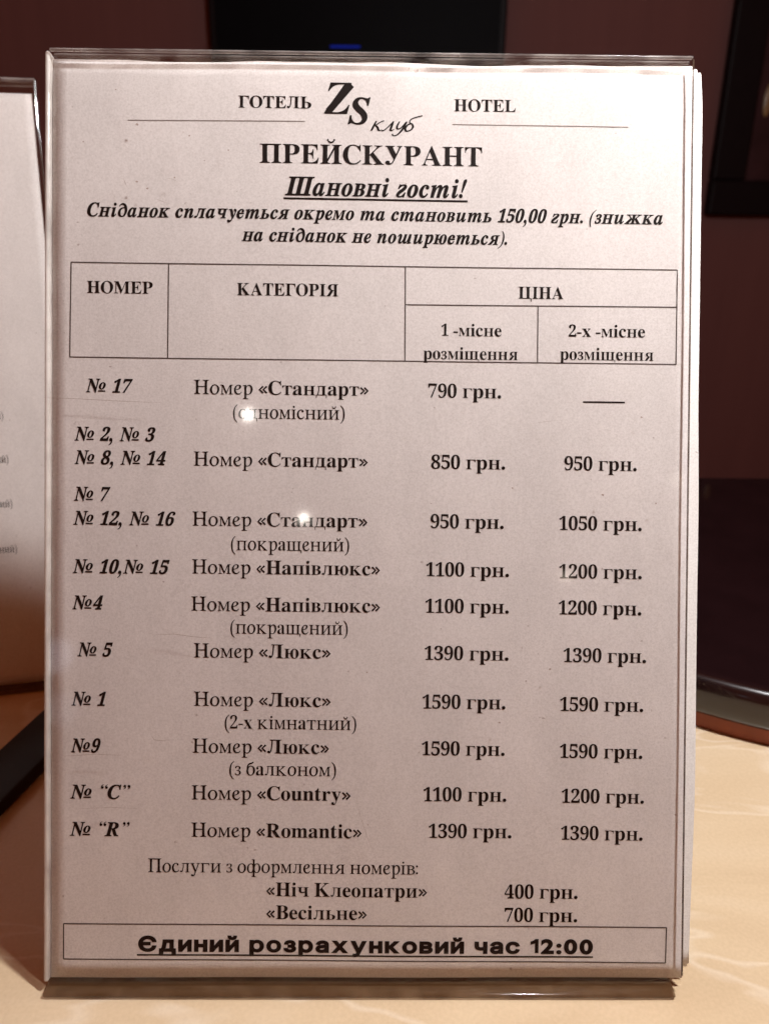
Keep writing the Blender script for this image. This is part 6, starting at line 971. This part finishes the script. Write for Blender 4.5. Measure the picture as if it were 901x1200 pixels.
for name, runs, xl, xr, yb, em in (
        ('room_number', ('J', '№ 17'), 101, 156, 459.4, 23.3),
        ('room_category', named('Стандарт'), 227.5, 432, 461.4, 23.7),
        ('room_note', ('R', '(одномісний)'), 273.3, 404, 490, 23.4),
        ('price', ('B', '790 грн.'), 501.6, 587, 465.8, 24.3),
        ('room_number', ('J', '№ 2, № 3'), 87.8, 182.5, 516, 23.6),
        ('room_number', ('J', '№ 8, № 14'), 87.8, 195, 543.6, 23.6),
        ('room_category', named('Стандарт'), 227.2, 431, 545.5, 23.7),
        ('price', ('B', '850 грн.'), 505, 591.6, 549.2, 24.3),
        ('price', ('B', '950 грн.'), 660.8, 745.4, 551, 24.3),
        ('room_number', ('J', '№ 7'), 87.3, 130, 586.4, 23.6),
        ('room_number', ('J', '№ 12, № 16'), 86.6, 206, 614.6, 23.6),
        ('room_category', named('Стандарт'), 225.8, 430.6, 615.8, 23.7),
        ('room_note', ('R', '(покращений)'), 271, 409.2, 644.4, 23.4),
        ('price', ('B', '950 грн.'), 504.3, 590, 618.8, 24.3),
        ('price', ('B', '1050 грн.'), 654.8, 751.4, 621, 24.3),
        ('room_number', ('J', '№ 10,№ 15'), 86, 199.2, 671.2, 23.6),
        ('room_category', named('Напівлюкс'), 225.3, 445.3, 671.8, 23.7),
        ('price', ('B', '1100 грн.'), 499, 596.2, 675.1, 24.3),
        ('price', ('B', '1200 грн.'), 654.8, 751.4, 677.5, 24.3),
        ('room_number', ('J', '№4'), 85.5, 121.5, 713.6, 23.6),
        ('room_category', named('Напівлюкс'), 224.4, 445.3, 715.4, 23.7),
        ('room_note', ('R', '(покращений)'), 270.2, 407.6, 742.2, 23.4),
        ('price', ('B', '1100 грн.'), 498.3, 596, 718, 24.3),
        ('price', ('B', '1200 грн.'), 654.2, 751, 720, 24.3),
        ('room_number', ('J', '№ 5'), 91.5, 132.8, 768.7, 23.6),
        ('room_category', named('Люкс'), 227.5, 387.6, 770.2, 23.7),
        ('price', ('B', '1390 грн.'), 497.3, 595.6, 773.2, 24.3),
        ('price', ('B', '1390 грн.'), 659.8, 756.4, 775.8, 24.3),
        ('room_number', ('J', '№ 1'), 84.4, 124.8, 826.4, 23.6),
        ('room_category', named('Люкс'), 227.5, 387.6, 827, 23.7),
        ('room_note', ('R', '(2-х кімнатний)'), 263.5, 417.5, 853.8, 23.4),
        ('price', ('B', '1590 грн.'), 495, 592, 830.2, 24.3),
        ('price', ('B', '1590 грн.'), 655.8, 753, 833.1, 24.3),
        ('room_number', ('J', '№9'), 83.8, 118.4, 881.2, 23.6),
        ('room_category', named('Люкс'), 226, 385.7, 882, 23.7),
        ('room_note', ('R', '(з балконом)'), 268.9, 393.8, 908.3, 23.4),
        ('price', ('B', '1590 грн.'), 494, 591, 884.8, 24.3),
        ('price', ('B', '1590 грн.'), 655.5, 752, 888, 24.3),
        ('room_number', ('J', '№ “C”'), 83, 153.2, 935.4, 23.6),
        ('room_category', named('Country'), 224.8, 411, 936.8, 23.7),
        ('price', ('B', '1100 грн.'), 496, 593, 938.5, 24.3),
        ('price', ('B', '1200 грн.'), 657.6, 753.8, 940.6, 24.3),
        ('room_number', ('J', '№ “R”'), 82.5, 152.4, 979, 23.6),
        ('room_category', named('Romantic'), 224.5, 423.8, 980.4, 23.7),
        ('price', ('B', '1390 грн.'), 502, 599, 981.4, 24.3),
        ('price', ('B', '1390 грн.'), 656.8, 752.4, 984, 24.3),
        ('price', ('B', '400 грн.'), 590.8, 676.4, 1052.8, 24.3),
        ('price', ('B', '700 грн.'), 590.8, 676, 1080.2, 24.3),
        ):
    words(name, runs, xl, xr, yb, em)
line('price_dash', 682.6, 471.2, 731.6, 471.8, 1.9, INK)
words('service_heading', ('R', 'Послуги з оформлення номерів:'), 174, 489.5, 1021.6, 22.8)
words('service', ('B', '«Ніч Клеопатри»'), 312, 500.2, 1050, 23.7)
words('service', ('B', '«Весільне»'), 312, 429.8, 1076.8, 23.7)
words('price', ('B', '400 грн.'), 590.8, 676.4, 1052.8, 24.3)
words('price', ('B', '700 грн.'), 590.8, 676, 1080.2, 24.3)
words('checkout_notice', ('S', 'Єдиний розрахунковий час 12:00'), 162.5, 694.4, 1113.6, 22.6)
line('underline', 161, 1118.4, 694.6, 1121.8, 1.9, INK)

# the part of the left sheet's print that shows
Q = Print(LEFT_ORG, LEFT_ROT, lambda y: -0.05)
for xr, yb in ((4.5, 491), (10.5, 542), (15, 594), (20.5, 647)):
    Q.text(('R', '(одномісний)'), xr - 58, xr, yb + 58 * 0.05, 13.5)
    Q.flush('room_note', INK, LSHEET)

# wear on the clear front: a few hairline scratches and specks
def scratch(points, w):
    bm = bmesh.new()
    q = [on_frame(x, y, SIGN_ORG, SIGN_ROT, 0.0) for x, y in points]
    prev = None
    for i, p_ in enumerate(q):
        a_ = q[max(i - 1, 0)]
        b_ = q[min(i + 1, len(q) - 1)]
        d_ = (b_ - a_).normalized()
        k_ = 0.25 if i in (0, len(q) - 1) else 1.0
        n_ = Vector((-d_.y, d_.x, 0)) * w * 0.5 * k_
        cur = (bm.verts.new(p_ + n_ + Vector((0, 0, 0.00004))), bm.verts.new(p_ - n_ + Vector((0, 0, 0.00004))))
        if prev:
            bm.faces.new((prev[0], prev[1], cur[1], cur[0]))
        prev = cur
    mesh_obj('scratch', bm, SCRATCH, SIGN)


scratch([(52, 466), (95, 467.5), (140, 470), (190, 472)], 0.00016)
scratch([(145, 209), (147, 214), (149, 219)], 0.00018)
scratch([(196, 209), (203, 210), (208, 213)], 0.00012)
scratch([(180, 232), (190, 236), (200, 239)], 0.00010)
scratch([(178, 744), (205, 743), (225, 746), (250, 748)], 0.00014)
scratch([(76, 886), (110, 884), (142, 885)], 0.00018)
scratch([(178, 862), (181, 867), (190, 868), (197, 867)], 0.00014)
scratch([(90, 948), (130, 946), (168, 948)], 0.00010)
scratch([(418, 936), (422, 955), (430, 980), (440, 1005)], 0.00008)
scratch([(620, 497), (640, 494), (660, 492)], 0.00008)
for x, y, r in ((161, 213, 2.0), (173, 221, 1.8), (205, 208, 1.2), (222, 159, 1.6), (161, 146, 2.2), (268, 176, 1.2), (215, 155, 1.0),
                (751, 489, 1.8), (706, 580, 2.0), (616, 798, 1.4), (644, 784, 1.6), (585, 847, 1.5), (791, 955, 1.8), (240, 188, 1.0),
                (136, 105, 1.2), (98, 166, 1.2), (600, 572, 1.3), (768, 590, 1.3), (430, 788, 1.2), (505, 590, 1.0)):
    c_ = on_frame(x, y, SIGN_ORG, SIGN_ROT, 0.0)
    n_ = 7
    bm = bmesh.new()
    bm.faces.new([bm.verts.new(c_ + Vector((math.cos(i * 6.283 / n_) * r * random.uniform(.00016, .0003),
                                             math.sin(i * 6.283 / n_) * r * random.uniform(.00012, .00026), 0.00004))) for i in range(n_)])
    mesh_obj('speck', bm, SCRATCH, SIGN)
